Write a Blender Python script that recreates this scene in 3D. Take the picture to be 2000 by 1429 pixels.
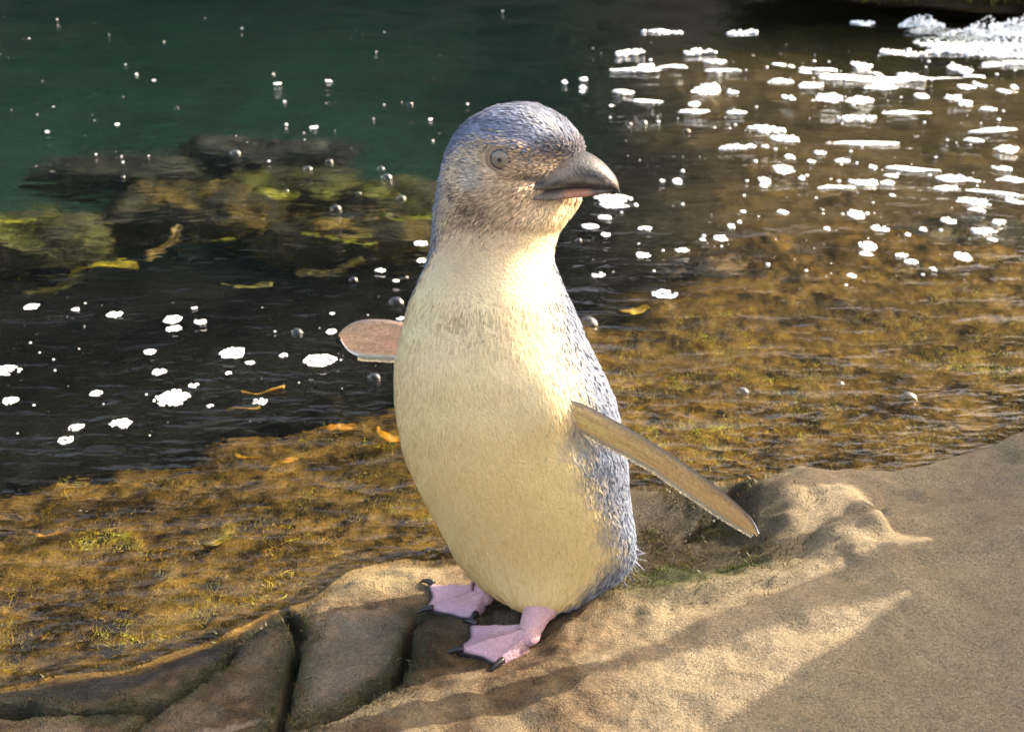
import bpy, math, random
import numpy as np
from mathutils import Vector

# ------------------------------------------------------------------ camera, sky, sun, exposure
for o in list(bpy.data.objects):
    bpy.data.objects.remove(o)
SC = bpy.context.scene
COL = SC.collection
rad = math.radians
random.seed(7)
RNG = np.random.default_rng(11)

FPX = 2414.0
CX, CY = 1000.0, 714.5
CAM = np.array([0.0, -0.61, 0.46])
PITCH = rad(25.0)
FW = np.array([0, math.cos(PITCH), -math.sin(PITCH)])
UP = np.array([0, math.sin(PITCH), math.cos(PITCH)])

cam_data = bpy.data.cameras.new('camera')
cam = bpy.data.objects.new('camera', cam_data)
COL.objects.link(cam)
cam.location = CAM
cam.rotation_euler = (rad(90) - PITCH, 0, 0)
cam_data.sensor_width = 36.0
cam_data.lens = 36.0 * FPX / 2000.0
cam_data.clip_start = 0.01
cam_data.clip_end = 500.0
cam_data.dof.use_dof = True
cam_data.dof.focus_distance = 0.66
cam_data.dof.aperture_fstop = 22.0
SC.camera = cam

SUN_EL, SUN_AZ = rad(33.0), rad(22.0)          # azimuth measured from +X towards +Y
SUN_DIR = Vector((math.cos(SUN_EL) * math.cos(SUN_AZ), math.cos(SUN_EL) * math.sin(SUN_AZ), math.sin(SUN_EL)))
world = bpy.data.worlds.new('World')
SC.world = world
world.use_nodes = True
wn = world.node_tree
bg = wn.nodes['Background']
sky = wn.nodes.new('ShaderNodeTexSky')
sky.sky_type = 'NISHITA'
sky.sun_disc = False
sky.sun_elevation = SUN_EL
sky.sun_rotation = math.atan2(SUN_DIR.x, SUN_DIR.y)
sky.air_density = 1.0
sky.dust_density = 5.0
sky.ozone_density = 0.6
wn.links.new(sky.outputs[0], bg.inputs[0])
bg.inputs[1].default_value = 0.15

sun_data = bpy.data.lights.new('sun', 'SUN')
sun = bpy.data.objects.new('sun', sun_data)
COL.objects.link(sun)
sun_data.energy = 2.7
sun_data.angle = rad(0.5)
sun_data.color = (1.0, 0.95, 0.87)
sun.location = SUN_DIR * 10
sun.rotation_euler = SUN_DIR.to_track_quat('Z', 'Y').to_euler()
sun_data.cycles.is_caustics_light = True

SC.view_settings.view_transform = 'Standard'
SC.view_settings.look = 'None'
SC.view_settings.gamma = 1.0
SC.view_settings.exposure = 2.3
SC.view_settings.use_white_balance = True
SC.view_settings.white_balance_temperature = 7800
SC.render.engine = 'CYCLES'
SC.cycles.use_denoising = True
SC.cycles.max_bounces = 10
SC.cycles.transparent_max_bounces = 16
SC.cycles.caustics_reflective = False
SC.cycles.caustics_refractive = True
SC.cycles.sample_clamp_indirect = 6.0

# ------------------------------------------------------------------ picture/world helpers
def ray(px, py):
    px = np.asarray(px, float); py = np.asarray(py, float)
    d = FW[None] + np.stack([(px.ravel() - CX) / FPX, 0 * px.ravel(), 0 * px.ravel()], 1) + UP[None] * ((CY - py.ravel()) / FPX)[:, None]
    return d
def gp(px, py, z=0.0):                 # point on the level z seen at a pixel of the photograph
    d = ray(np.array([px]), np.array([py]))[0]
    return CAM + d * ((z - CAM[2]) / d[2])
def at(px, py, y):                     # point at the distance y
    d = ray(np.array([px]), np.array([py]))[0]
    return CAM + d * ((y - CAM[1]) / d[1])
def proj(P):
    V = P - CAM
    t = V @ FW
    return CX + FPX * V[:, 0] / t, CY - FPX * (V @ UP) / t, t

# ------------------------------------------------------------------ noise
def _h(ix, iy, s):
    n = (ix * 374761393 + iy * 668265263 + s * 1274126177) & 0x7fffffff
    n = ((n ^ (n >> 13)) * 1274126177) & 0x7fffffff
    return ((n ^ (n >> 16)) & 0xffff) / 65535.0
def vnoise(x, y, s=0):
    x = np.asarray(x, float); y = np.asarray(y, float)
    ix = np.floor(x).astype(np.int64); iy = np.floor(y).astype(np.int64)
    fx = x - ix; fy = y - iy
    fx = fx * fx * fx * (fx * (fx * 6 - 15) + 10); fy = fy * fy * fy * (fy * (fy * 6 - 15) + 10)
    a = _h(ix, iy, s); b = _h(ix + 1, iy, s); c = _h(ix, iy + 1, s); d = _h(ix + 1, iy + 1, s)
    return (a + (b - a) * fx + (c - a) * fy + (a - b - c + d) * fx * fy) * 2 - 1
def fbm(x, y, s=0, o=4, g=0.5):
    r = 0; k = 1.0; t = 0
    for i in range(o):
        c, n = math.cos(0.7 * i), math.sin(0.7 * i)
        r = r + k * vnoise((c * x - n * y) * 2 ** i, (n * x + c * y) * 2 ** i, s + 17 * i); t += k; k *= g
    return r / t
def sst(a, b, x):
    t = np.clip((x - a) / (b - a), 0, 1)
    return t * t * (3 - 2 * t)
def poly_dist(x, y, pts, closed=False):
    """unsigned distance, signed side and running index of the nearest place on a polyline"""
    best = np.full(x.shape, 1e9); side = np.zeros(x.shape); par = np.zeros(x.shape)
    for i in range(len(pts) - 1):
        a = pts[i]; b = pts[i + 1]
        ex, ey = b[0] - a[0], b[1] - a[1]
        t = np.clip(((x - a[0]) * ex + (y - a[1]) * ey) / (ex * ex + ey * ey + 1e-12), 0, 1)
        dx = x - a[0] - ex * t; dy = y - a[1] - ey * t
        d = np.hypot(dx, dy)
        m = d < best
        best[m] = d[m]; side[m] = np.sign(ex * dy - ey * dx)[m]; par[m] = (i + t)[m]
    return best, side, par

# ------------------------------------------------------------------ mesh + material helpers
def mesh_obj(name, V, F, mat=None, parent=None, col=None, smooth=True, normals=None):
    me = bpy.data.meshes.new(name)
    V = np.asarray(V, np.float32)
    if isinstance(F, np.ndarray):
        n, k = F.shape
        me.vertices.add(len(V)); me.vertices.foreach_set('co', V.ravel())
        me.loops.add(n * k); me.loops.foreach_set('vertex_index', F.astype(np.int32).ravel())
        me.polygons.add(n); me.polygons.foreach_set('loop_start', np.arange(0, n * k, k, dtype=np.int32))
        me.update(calc_edges=True)
    else:
        me.from_pydata([tuple(map(float, v)) for v in V], [], [tuple(map(int, f)) for f in F])
    me.validate()
    if smooth:
        me.polygons.foreach_set('use_smooth', np.ones(len(me.polygons), bool))
    if col is not None:
        a = me.color_attributes.new('Col', 'FLOAT_COLOR', 'POINT')
        c = np.ones((len(V), 4), np.float32); c[:, :3] = col
        a.data.foreach_set('color', c.ravel())
    if normals is not None:
        me.normals_split_custom_set_from_vertices(np.asarray(normals, np.float32))
    if mat:
        me.materials.append(mat)
    o = bpy.data.objects.new(name, me)
    COL.objects.link(o)
    if parent:
        o.parent = parent
    return o
def tag(o, label, cat, group=None, kind=None):
    if label: o['label'] = label
    if cat: o['category'] = cat
    if group: o['group'] = group
    if kind: o['kind'] = kind
    return o
def empty(name, loc=(0, 0, 0)):
    e = bpy.data.objects.new(name, None); COL.objects.link(e); e.location = loc; e.empty_display_size = 0.02
    return e
def grid_faces(nr, nc, wrap=False):
    i = np.arange(nr - 1)[:, None]; j = np.arange(nc if wrap else nc - 1)[None]
    j2 = (j + 1) % nc
    return np.stack([i * nc + j + 0 * i, i * nc + j2, (i + 1) * nc + j2, (i + 1) * nc + j], -1).reshape(-1, 4)

class MB:
    """collects vertex/face blocks of one mesh"""
    def __init__(s): s.V = []; s.F = []; s.C = []; s.n = 0
    def add(s, V, F, c=None):
        V = np.asarray(V, float); F = np.asarray(F)
        s.V.append(V); s.F.append(F + s.n); s.n += len(V)
        if c is not None:
            c = np.asarray(c, float); s.C.append(np.broadcast_to(c, (len(V), 3)))
    def build(s, name, mat, parent=None, smooth=True):
        V = np.concatenate(s.V)
        F = [tuple(f) for b in s.F for f in b]
        return mesh_obj(name, V, F, mat, parent, np.concatenate(s.C) if s.C else None, smooth)

def tube(pts, radii, seg=12, flat=1.0, upv=(0, 0, 1), cap=True):
    pts = np.asarray(pts, float); n = len(pts)
    T = np.gradient(pts, axis=0); T /= np.linalg.norm(T, axis=1)[:, None]
    V = []
    for p, t, r in zip(pts, T, radii):
        s = np.cross(t, upv); 
        if np.linalg.norm(s) < 1e-4: s = np.cross(t, (1, 0, 0))
        s /= np.linalg.norm(s); u = np.cross(s, t)
        a = np.linspace(0, 2 * np.pi, seg, endpoint=False)
        V.append(p + r * (np.cos(a)[:, None] * s + flat * np.sin(a)[:, None] * u))
    V = np.concatenate(V)
    F = [tuple(f) for f in grid_faces(n, seg, True)]
    if cap:
        F.append(tuple(range(seg))[::-1]); F.append(tuple((n - 1) * seg + k for k in range(seg)))
    return V, F

class NT:
    def __init__(s, name):
        s.m = bpy.data.materials.new(name); s.m.use_nodes = True
        s.t = s.m.node_tree; s.b = s.t.nodes['Principled BSDF']; s.out = s.t.nodes['Material Output']
    def n(s, typ, **kw):
        nd = s.t.nodes.new(typ)
        for k, v in kw.items(): setattr(nd, k, v)
        return nd
    def l(s, a, b): s.t.links.new(a, b)
    def val(s, nd, k, v): nd.inputs[k].default_value = v; return nd
    def noise(s, scale, detail=4, rough=0.6, vec=None, dist=0.0):
        nd = s.n('ShaderNodeTexNoise'); nd.inputs['Scale'].default_value = scale
        nd.inputs['Detail'].default_value = detail; nd.inputs['Roughness'].default_value = rough; nd.inputs['Distortion'].default_value = dist
        s.l(vec or s.obj(), nd.inputs['Vector']); return nd
    def obj(s):
        if not hasattr(s, '_o'): s._o = s.n('ShaderNodeTexCoord').outputs['Object']
        return s._o
    def ramp(s, fac, stops):
        r = s.n('ShaderNodeValToRGB'); e = r.color_ramp.elements
        while len(e) < len(stops): e.new(0.5)
        for el, (p, c) in zip(e, stops): el.position = p; el.color = (*c, 1) if len(c) == 3 else c
        s.l(fac, r.inputs[0]); return r.outputs[0]
    def mix(s, a, b, fac, blend='MIX'):
        m = s.n('ShaderNodeMix', data_type='RGBA', blend_type=blend)
        for k, v in ((6, a), (7, b), (0, fac)):
            if isinstance(v, (int, float)): m.inputs[k].default_value = v
            elif isinstance(v, tuple): m.inputs[k].default_value = (*v, 1)
            else: s.l(v, m.inputs[k])
        return m.outputs[2]
    def bump(s, h, strength, dist, normal=None):
        b = s.n('ShaderNodeBump'); b.inputs['Strength'].default_value = strength; b.inputs['Distance'].default_value = dist
        s.l(h, b.inputs['Height'])
        if normal: s.l(normal, b.inputs['Normal'])
        return b.outputs[0]
    def attr(s, name='Col'):
        a = s.n('ShaderNodeAttribute'); a.attribute_name = name; return a.outputs['Color']

def mat_plain(name, c, rough=0.5, spec=0.5, var=0.12, scale=60, bump=0.0, sss=0.0, coat=0.0):
    k = NT(name)
    n = k.noise(scale, 5)
    col = k.mix(tuple(x * (1 - var) for x in c), tuple(min(1, x * (1 + var)) for x in c), n.outputs[0])
    k.l(col, k.b.inputs['Base Color'])
    k.b.inputs['Roughness'].default_value = rough; k.b.inputs['Specular IOR Level'].default_value = spec
    k.b.inputs['Coat Weight'].default_value = coat
    if sss:
        k.b.inputs['Subsurface Weight'].default_value = sss; k.b.inputs['Subsurface Radius'].default_value = (0.004, 0.002, 0.0015); k.b.inputs['Subsurface Scale'].default_value = 0.5
    if bump: k.l(k.bump(n.outputs[0], bump, 0.001), k.b.inputs['Normal'])
    return k.m

def mat_vcol(name, rough=0.7, spec=0.3, fine=0.0, fscale=900, bump=0.0, transl=0.0, sheen=0.0):
    k = NT(name); c = k.attr()
    if fine:
        n = k.noise(fscale, 4, 0.65)
        c = k.mix(c, k.ramp(n.outputs[0], [(0.25, (1 - fine,) * 3), (0.75, (1 + fine,) * 3)]), 1.0, 'MULTIPLY')
        if bump: k.l(k.bump(n.outputs[0], bump, 0.0015), k.b.inputs['Normal'])
    k.l(c, k.b.inputs['Base Color'])
    k.b.inputs['Roughness'].default_value = rough; k.b.inputs['Specular IOR Level'].default_value = spec
    if sheen: k.b.inputs['Sheen Weight'].default_value = sheen
    if transl:
        t = k.n('ShaderNodeBsdfTranslucent'); k.l(c, t.inputs[0])
        m = k.n('ShaderNodeMixShader'); m.inputs[0].default_value = transl
        k.l(k.b.outputs[0], m.inputs[1]); k.l(t.outputs[0], m.inputs[2]); k.l(m.outputs[0], k.out.inputs[0])
    return k.m

# ------------------------------------------------------------------ shore rock: one sheet from the shelf to the pool floor
ZW = -0.012
SHORE = [gp(a, b, ZW) for a, b in [(-900, 1560), (-300, 1420), (0, 1345), (240, 1305), (430, 1238), (560, 1180), (690, 1120), (800, 1090), (900, 1085), (1030, 1040),
         (1120, 985), (1250, 950), (1370, 938), (1450, 938), (1505, 946), (1600, 956), (1700, 946), (1850, 915), (2000, 890), (2300, 835), (2900, 775), (4200, 700)]]
def g2(L): return [gp(a, b)[:2] for a, b in L]
CRACKS = [(g2([(552, 1165), (585, 1230), (572, 1300), (560, 1370), (540, 1440), (520, 1560)]), 0.0036, 0.017),
          (g2([(835, 1185), (800, 1240), (795, 1300), (760, 1355), (680, 1395), (600, 1422), (540, 1435)]), 0.0038, 0.016),
          (g2([(520, 1195), (470, 1245), (430, 1300), (340, 1365), (250, 1430), (160, 1520)]), 0.0022, 0.012),
          (g2([(-200, 1400), (0, 1385), (110, 1388), (230, 1392), (300, 1380)]), 0.0040, 0.014),
          (g2([(1330, 1030), (1400, 985), (1470, 965), (1510, 965)]), 0.0050, 0.012)]
RIDGES = [  # crest line, height, breadth on the far side, breadth of the face towards the camera
          (g2([(1060, 1262), (1180, 1225), (1330, 1195), (1480, 1180), (1620, 1178), (1760, 1150), (1930, 1128), (2200, 1080)]), 0.0085, 0.040, 0.010),
          (g2([(1010, 1440), (1180, 1372), (1330, 1315), (1450, 1280), (1560, 1262), (1680, 1238), (1800, 1232), (2100, 1190)]), 0.0100, 0.045, 0.012),
          (g2([(1440, 1000), (1530, 1015), (1620, 1035), (1740, 1050), (1900, 1040), (2150, 1000)]), 0.0075, 0.020, 0.022),
          (g2([(1300, 1400), (1430, 1385), (1560, 1345), (1700, 1300)]), 0.0040, 0.02, 0.008),
          (g2([(1490, 950), (1620, 965), (1760, 948), (1880, 922), (2050, 892), (2300, 850)]), 0.0130, 0.016, 0.022),
          (g2([(1480, 1130), (1560, 1110), (1680, 1095), (1800, 1085)]), 0.0060, 0.022, 0.009)]
BLOCK = g2([(610, 1195), (760, 1180), (800, 1215), (770, 1310), (690, 1380), (585, 1405), (580, 1320), (600, 1250)])

def terrain(x, y):
    d, s, par = poly_dist(x, y, SHORE)
    sd = -d * s                                        # > 0 on land (camera side)
    sd = sd + 0.010 * fbm(x * 22, y * 22, 3, 3)
    land = sst(0, 0.035, sd) * 0.010 + sst(0.02, 0.25, sd) * 0.012
    right = sst(0.02, 0.25, x)
    land = land + right * sst(0, 0.05, sd) * 0.006 + 0.045 * np.maximum(0, x - 0.09) * sst(0, 0.06, sd)
    for pts, h, bf, bn in RIDGES:
        dd, ss, pp = poly_dist(x, y, pts)
        dd = dd * (1 + 0.35 * vnoise(x * 60, y * 60, 5))
        e = sst(0, 0.6, pp) * sst(0, 0.6, len(pts) - 1 - pp)
        e = e * (0.65 + 0.5 * vnoise(x * 18, y * 18, 23))
        land = land + 1.5 * h * e * np.where(ss > 0, np.exp(-(dd / bf) ** 2), np.exp(-(dd / bn) ** 2)) * sst(-0.005, 0.02, sd)
    land = land + sst(0.0, 0.04, sd) * (0.0035 * fbm(x * 16, y * 16, 9, 3) + 0.0020 * fbm(x * 60 + y * 20, y * 90, 12, 3) + 0.0007 * fbm(x * 190, y * 190, 14, 3))
    rg = 1 - np.abs(fbm(x * 34 + 0.4 * y * 34, y * 48, 19, 4, 0.6)) * 2
    land = land + sst(0.0, 0.03, sd) * (1 - sst(0.02, 0.14, x)) * 0.0030 * rg
    # sea side
    out = -np.minimum(sd, 0)
    lf = 1 - sst(-0.15, 0.35, x)
    shelf = 0.265 + 0.20 * (1 - lf) + 0.07 * fbm(x * 5, y * 5, 31, 3) + 0.07 * fbm(x * 17, y * 17, 33, 3)
    dep = 0.016 * sst(0, 0.05, out) + 0.022 * sst(0.04, 0.25, out)
    dep = dep + lf * (0.14 * sst(shelf - 0.08, shelf + 0.13, out) + 0.10 * sst(0.5, 0.8, out) + 0.40 * sst(0.95, 1.5, out))
    dep = dep + (1 - lf) * (0.05 * sst(shelf - 0.05, shelf + 0.2, out) + 0.07 * sst(0.8, 1.4, out) + 0.15 * sst(1.4, 2.4, out))
    rough = sst(0.0, 0.08, out)
    dep = dep - rough * (0.008 * fbm(x * 13, y * 13, 41, 4) + 0.005 * fbm(x * 45, y * 45, 43, 3)) - rough * sst(0.3, 0.6, out) * 0.035 * fbm(x * 5, y * 5, 47, 4)
    z = ZW + np.where(sd > 0, land, -dep)
    crack = np.zeros_like(z)
    for pts, w, dpt in CRACKS:
        dd, ss, pp = poly_dist(x, y, pts)
        w2 = w * (0.8 + 0.7 * vnoise(x * 70, y * 70, 51))
        k = np.exp(-(dd / np.maximum(w2, 0.0015)) ** 4) * sst(0, 0.5, pp + 0.15)
        z = z - dpt * k
        crack = np.maximum(crack, np.exp(-(dd / (w * 3.4)) ** 2) * sst(0, 0.5, pp + 0.15))
    # hollow between the bird and the slab, with a steep rim towards the slab
    ph = gp(1350, 1045); hx, hy = (x - ph[0]) / 0.062, (y - ph[1]) / 0.050
    z = z - 0.013 * np.exp(-(hx ** 2 + hy ** 2) ** 3)
    pr_ = gp(1500, 1010); z = z + 0.006 * np.exp(-(((x - pr_[0]) / 0.022) ** 2 + ((y - pr_[1]) / 0.055) ** 2) ** 2)
    px, py, _ = proj(np.stack([x, y, 0 * x], 1)) if x.ndim == 1 else (0, 0, 0)
    return z, sd, crack, px, py

def make_axis(lo, hi, c, d0, grow):
    a = [c]; d = d0
    while a[-1] < hi: a.append(a[-1] + d); d = d0 + grow * max(0, a[-1] - c - 0.32)
    b = [c]; d = d0
    while b[-1] > lo: b.append(b[-1] - d); d = d0 + grow * max(0, c - b[-1] - 0.32)
    return np.array(b[:0:-1] + a)
xs = make_axis(-6.0, 6.0, 0.06, 0.0022, 0.030)
ys = make_axis(-0.9, 7.0, 0.02, 0.0022, 0.030)
X, Y = np.meshgrid(xs, ys)
tx, ty = X.ravel(), Y.ravel()
tz, tsd, tcr, tpx, tpy = terrain(tx, ty)
# level the rock under the two feet
FOOT_C = [gp(965, 1262), gp(880, 1175)]
def foot_mask(x, y):
    m = np.zeros_like(x)
    for c, r in zip(FOOT_C, (0.036, 0.034)):
        m = np.maximum(m, 1 - sst(0.55, 1.15, np.hypot(x - c[0], (y - c[1])) / r))
    return m
fm = foot_mask(tx, ty)
tz = tz * (1 - fm) + fm * (-0.0005 + 0.0012 * fbm(tx * 90, ty * 90, 77, 2))

def rock_colour(x, y, z, sd, cr, px, py):
    n1 = fbm(x * 9, y * 9, 61, 4); n2 = fbm(x * 40, y * 40, 63, 4); n3 = fbm(x * 140, y * 140, 65, 3)
    def lerp(a, b, t): return a + (b - a) * np.clip(t, 0, 1)[:, None]
    c = np.tile(np.array([0.305, 0.238, 0.152]), (len(x), 1))
    c = lerp(c, np.array([0.25, 0.195, 0.128]), 0.5 + n1)
    c = c * (1 + 0.14 * n2 + 0.10 * n3)[:, None]
    # reddish brown film near the feet and to the lower left
    lw = (1 - sst(0.02, 0.10, x)) * sst(0.0, 0.03, sd)
    c = lerp(c, np.array([0.105, 0.066, 0.036]) * (1 + 0.8 * n3)[:, None], lw * (0.85 + 0.8 * n2))
    blk = np.zeros(len(x)); dd, ss, pp = poly_dist(x, y, BLOCK + [BLOCK[0]])
    inside = (ss < 0)
    blk = np.where(inside, sst(0.0, 0.006, dd), 0)
    c = lerp(c, np.array([0.27, 0.20, 0.14]) * (1 + 0.5 * n2)[:, None], blk * (0.8 + 0.8 * n1))
    # wet grey black band on the lower left
    band = sst(-0.006, 0.002, sd) * (1 - sst(0.026, 0.044, sd + 0.012 * n2)) * (1 - sst(-0.155, -0.115, x + 0.02 * n1))
    c = lerp(c, np.array([0.040, 0.034, 0.030]) * (1 + 0.8 * n2)[:, None], band)
    # algae film by the water and in the cracks
    wet = 1 - sst(-0.002, 0.018, sd + 0.008 * n2)
    c = lerp(c, np.array([0.19, 0.108, 0.026]) * np.clip(0.75 + 1.0 * n3 + 1.2 * n2, 0.08, 3)[:, None], wet * 0.95)
    c = lerp(c, np.array([0.035, 0.040, 0.018]), cr * (0.75 + 0.6 * n2))
    # bare pale patch between the algae and the feet
    pp2 = gp(740, 1120); bare = np.exp(-(((x - pp2[0]) / 0.035) ** 2 + ((y - pp2[1]) / 0.022) ** 2))
    c = lerp(c, np.array([0.30, 0.235, 0.13]), bare * 0.9)
    # green growth behind the bird
    pg = gp(1330, 1140); gr = np.exp(-(((x - pg[0]) / 0.05) ** 2 + ((y - pg[1]) / 0.028) ** 2))
    c = lerp(c, np.array([0.055, 0.075, 0.020]) * (1 + 0.8 * n3)[:, None], gr * (1.0 + 0.8 * n2))
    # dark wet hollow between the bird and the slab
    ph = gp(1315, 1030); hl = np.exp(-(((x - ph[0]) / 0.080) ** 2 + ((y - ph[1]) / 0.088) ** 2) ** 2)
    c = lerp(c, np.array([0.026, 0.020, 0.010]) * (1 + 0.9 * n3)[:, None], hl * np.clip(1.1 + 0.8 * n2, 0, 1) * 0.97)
    # pool floor: the water's dimming and tint with depth put into its colour
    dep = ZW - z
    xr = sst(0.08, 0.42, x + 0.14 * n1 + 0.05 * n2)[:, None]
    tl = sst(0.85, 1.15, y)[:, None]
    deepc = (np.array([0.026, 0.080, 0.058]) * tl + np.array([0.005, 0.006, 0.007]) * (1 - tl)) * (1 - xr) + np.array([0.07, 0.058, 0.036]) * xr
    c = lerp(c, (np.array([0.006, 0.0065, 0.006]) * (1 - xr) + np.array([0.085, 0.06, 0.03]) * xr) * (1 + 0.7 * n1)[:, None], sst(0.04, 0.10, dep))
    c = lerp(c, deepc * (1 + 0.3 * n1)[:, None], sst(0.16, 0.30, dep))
    return np.clip(c, 0.004, 0.9)
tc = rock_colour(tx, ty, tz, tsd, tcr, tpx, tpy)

k = NT('shore_rock_mat')
c = k.attr()
n1 = k.noise(620, 3, 0.6); n2 = k.noise(150, 5, 0.6); n3 = k.noise(1500, 2, 0.5)
c = k.mix(c, k.ramp(n1.outputs[0], [(0.34, (0.74, 0.73, 0.71)), (0.66, (1.24, 1.24, 1.23))]), 1.0, 'MULTIPLY')
k.l(c, k.b.inputs['Base Color'])
sep = k.n('ShaderNodeSeparateXYZ'); k.l(k.obj(), sep.inputs[0])
mr = k.n('ShaderNodeMapRange'); k.l(sep.outputs[2], mr.inputs[0])
for i, v in zip((1, 2, 3, 4), (ZW - 0.002, ZW + 0.014, 0.22, 0.75)): mr.inputs[i].default_value = v
k.l(mr.outputs[0], k.b.inputs['Roughness'])
b1 = k.bump(n2.outputs[0], 0.6, 0.004)
b2 = k.bump(n1.outputs[0], 0.9, 0.0036, b1)
b3 = k.bump(n3.outputs[0], 0.9, 0.0016, b2)
k.l(b3, k.b.inputs['Normal']); k.b.inputs['Specular IOR Level'].default_value = 0.22
M_ROCK = k.m
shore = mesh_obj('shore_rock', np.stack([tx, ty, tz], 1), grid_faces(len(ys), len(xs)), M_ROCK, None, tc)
tag(shore, 'wavy sandstone shelf under the penguin running down into the pool', 'rock', kind='structure')
shore.cycles.is_caustics_receiver = True

def terr_z(x, y):
    x = np.atleast_1d(np.asarray(x, float)); y = np.atleast_1d(np.asarray(y, float))
    z = terrain(x, y)[0]; m = foot_mask(x, y)
    return z * (1 - m) + m * -0.0005

# ------------------------------------------------------------------ water
def wave(x, y):
    r = np.hypot(x, y - 0.1)
    agit = 0.75 + 1.3 * sst(0.4, 2.2, r) * (0.55 + 0.45 * sst(-0.4, 0.8, x))
    w = (0.0016 + 0.0014 * sst(0.35, 0.8, r)) * fbm(x * 8 + 0.5 * y, y * 15, 101, 3) + (0.0008 + 0.0006 * sst(0.35, 0.9, r)) * fbm(x * 24, y * 40, 103, 3) + 0.0022 * sst(0.45, 0.75, r) * fbm(x * 11 + 2, y * 30, 107, 2) + 0.0125 * sst(0.7, 2.0, r) * fbm(x * 2.6, y * 6.5, 105, 3)
    sh = poly_dist(x, y, SHORE)[0]
    return agit * w * sst(-0.02, 0.12, sh) 
wx = make_axis(-6.0, 6.0, 0.06, 0.0045, 0.022)
wy = make_axis(-0.5, 7.0, 0.2, 0.0045, 0.018)
X, Y = np.meshgrid(wx, wy)
wz = ZW + wave(X.ravel(), Y.ravel())
k = NT('water_mat')
k.b.inputs['Base Color'].default_value = (0.90, 0.97, 0.93, 1)
k.b.inputs['Transmission Weight'].default_value = 1.0
k.b.inputs['Roughness'].default_value = 0.0
k.b.inputs['IOR'].default_value = 1.33
mp = k.n('ShaderNodeMapping'); mp.inputs['Scale'].default_value = (0.42, 1.0, 1.0); k.l(k.obj(), mp.inputs['Vector'])
r1 = k.noise(34, 3, 0.55, mp.outputs[0], 0.6); r2 = k.noise(95, 2, 0.5, mp.outputs[0], 0.4)
k.l(k.bump(r2.outputs[0], 0.55, 0.0022, k.bump(r1.outputs[0], 0.6, 0.0060)), k.b.inputs['Normal'])
M_WATER = k.m
wd, wside, _ = poly_dist(X.ravel(), Y.ravel(), SHORE)
WF = grid_faces(len(wy), len(wx))
WF = WF[(-wd * wside)[WF].min(1) < 0.010]                 # none under the dry shelf
water = mesh_obj('water', np.stack([X.ravel(), Y.ravel(), wz], 1), WF, M_WATER)
tag(water, 'clear rippled pool water over dark rock and brown algae', 'water', kind='structure')
water.cycles.is_caustics_caster = True

# ------------------------------------------------------------------ rocks round the pool
def blob_mesh(loc, size, seed, n=48, rough=0.25, freq=2.2, flatb=None, ridge=0.0):
    """lumpy boulder from a displaced sphere grid"""
    th = np.linspace(0.02, np.pi - 0.02, n)[:, None]; ph = np.linspace(0, 2 * np.pi, 2 * n, endpoint=False)[None]
    d = np.stack([np.sin(th) * np.cos(ph), np.sin(th) * np.sin(ph), np.cos(th) + 0 * ph], -1).reshape(-1, 3)
    p = 4
    q = d / (np.abs(d) ** p).sum(1)[:, None] ** (1 / p) * 0.6 + d * 0.4
    f = fbm(d[:, 0] * freq + 3 * d[:, 2], d[:, 1] * freq - 2 * d[:, 2] + seed * 7, seed, 5, 0.55)
    f2 = fbm(d[:, 2] * freq * 2.2 + d[:, 0] * 2, d[:, 1] * freq * 1.4 + d[:, 0] * freq, seed + 5, 4, 0.55)
    q = q * (1 + rough * f + rough * 0.6 * f2)[:, None]
    V = q * np.array(size) + np.array(loc)
    F = list(map(tuple, grid_faces(n, 2 * n, True)))
    F.append(tuple(range(2 * n))[::-1]); F.append(tuple((n - 1) * 2 * n + i for i in range(2 * n)))
    F = [f[::-1] for f in F]
    return V, F, f, d

def boulder(name, loc, size, seed, cfun, mat, label, cat='rock', group=None, **kw):
    V, F, f, d = blob_mesh((0, 0, 0), size, seed, **kw)
    c = cfun(V, f, d)
    o = mesh_obj(name, V, F, mat, None, c)
    o.location = loc
    if label: tag(o, label, cat, group)
    return o

k = NT('boulder_mat')
c = k.attr(); n1 = k.noise(28, 8, 0.65); n2 = k.noise(120, 6, 0.65)
c = k.mix(c, k.ramp(n1.outputs[0], [(0.25, (0.45, 0.45, 0.44)), (0.75, (1.5, 1.45, 1.4))]), 1.0, 'MULTIPLY')
k.l(c, k.b.inputs['Base Color']); k.b.inputs['Roughness'].default_value = 0.75
k.l(k.bump(n2.outputs[0], 0.8, 0.006, k.bump(n1.outputs[0], 0.8, 0.03)), k.b.inputs['Normal'])
M_BOULDER = k.m

def wall_rock(base, green):
    def f_(V, f, d):
        c = np.tile(np.array(base), (len(V), 1)) * (1 + 0.6 * f)[:, None]
        g = np.clip(sst(0.1, 0.8, d[:, 2]) * green + 0.3 * f, 0, 1)[:, None]
        return np.clip(c * (1 - g) + np.array([0.045, 0.065, 0.015]) * g, 0.005, 0.8)
    return f_
SHADE_DARK = wall_rock((0.030, 0.034, 0.030), 0.5)  # shade of the left bank put into its rock colour
BROWN = wall_rock((0.17, 0.135, 0.095), 0.3)
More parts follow.
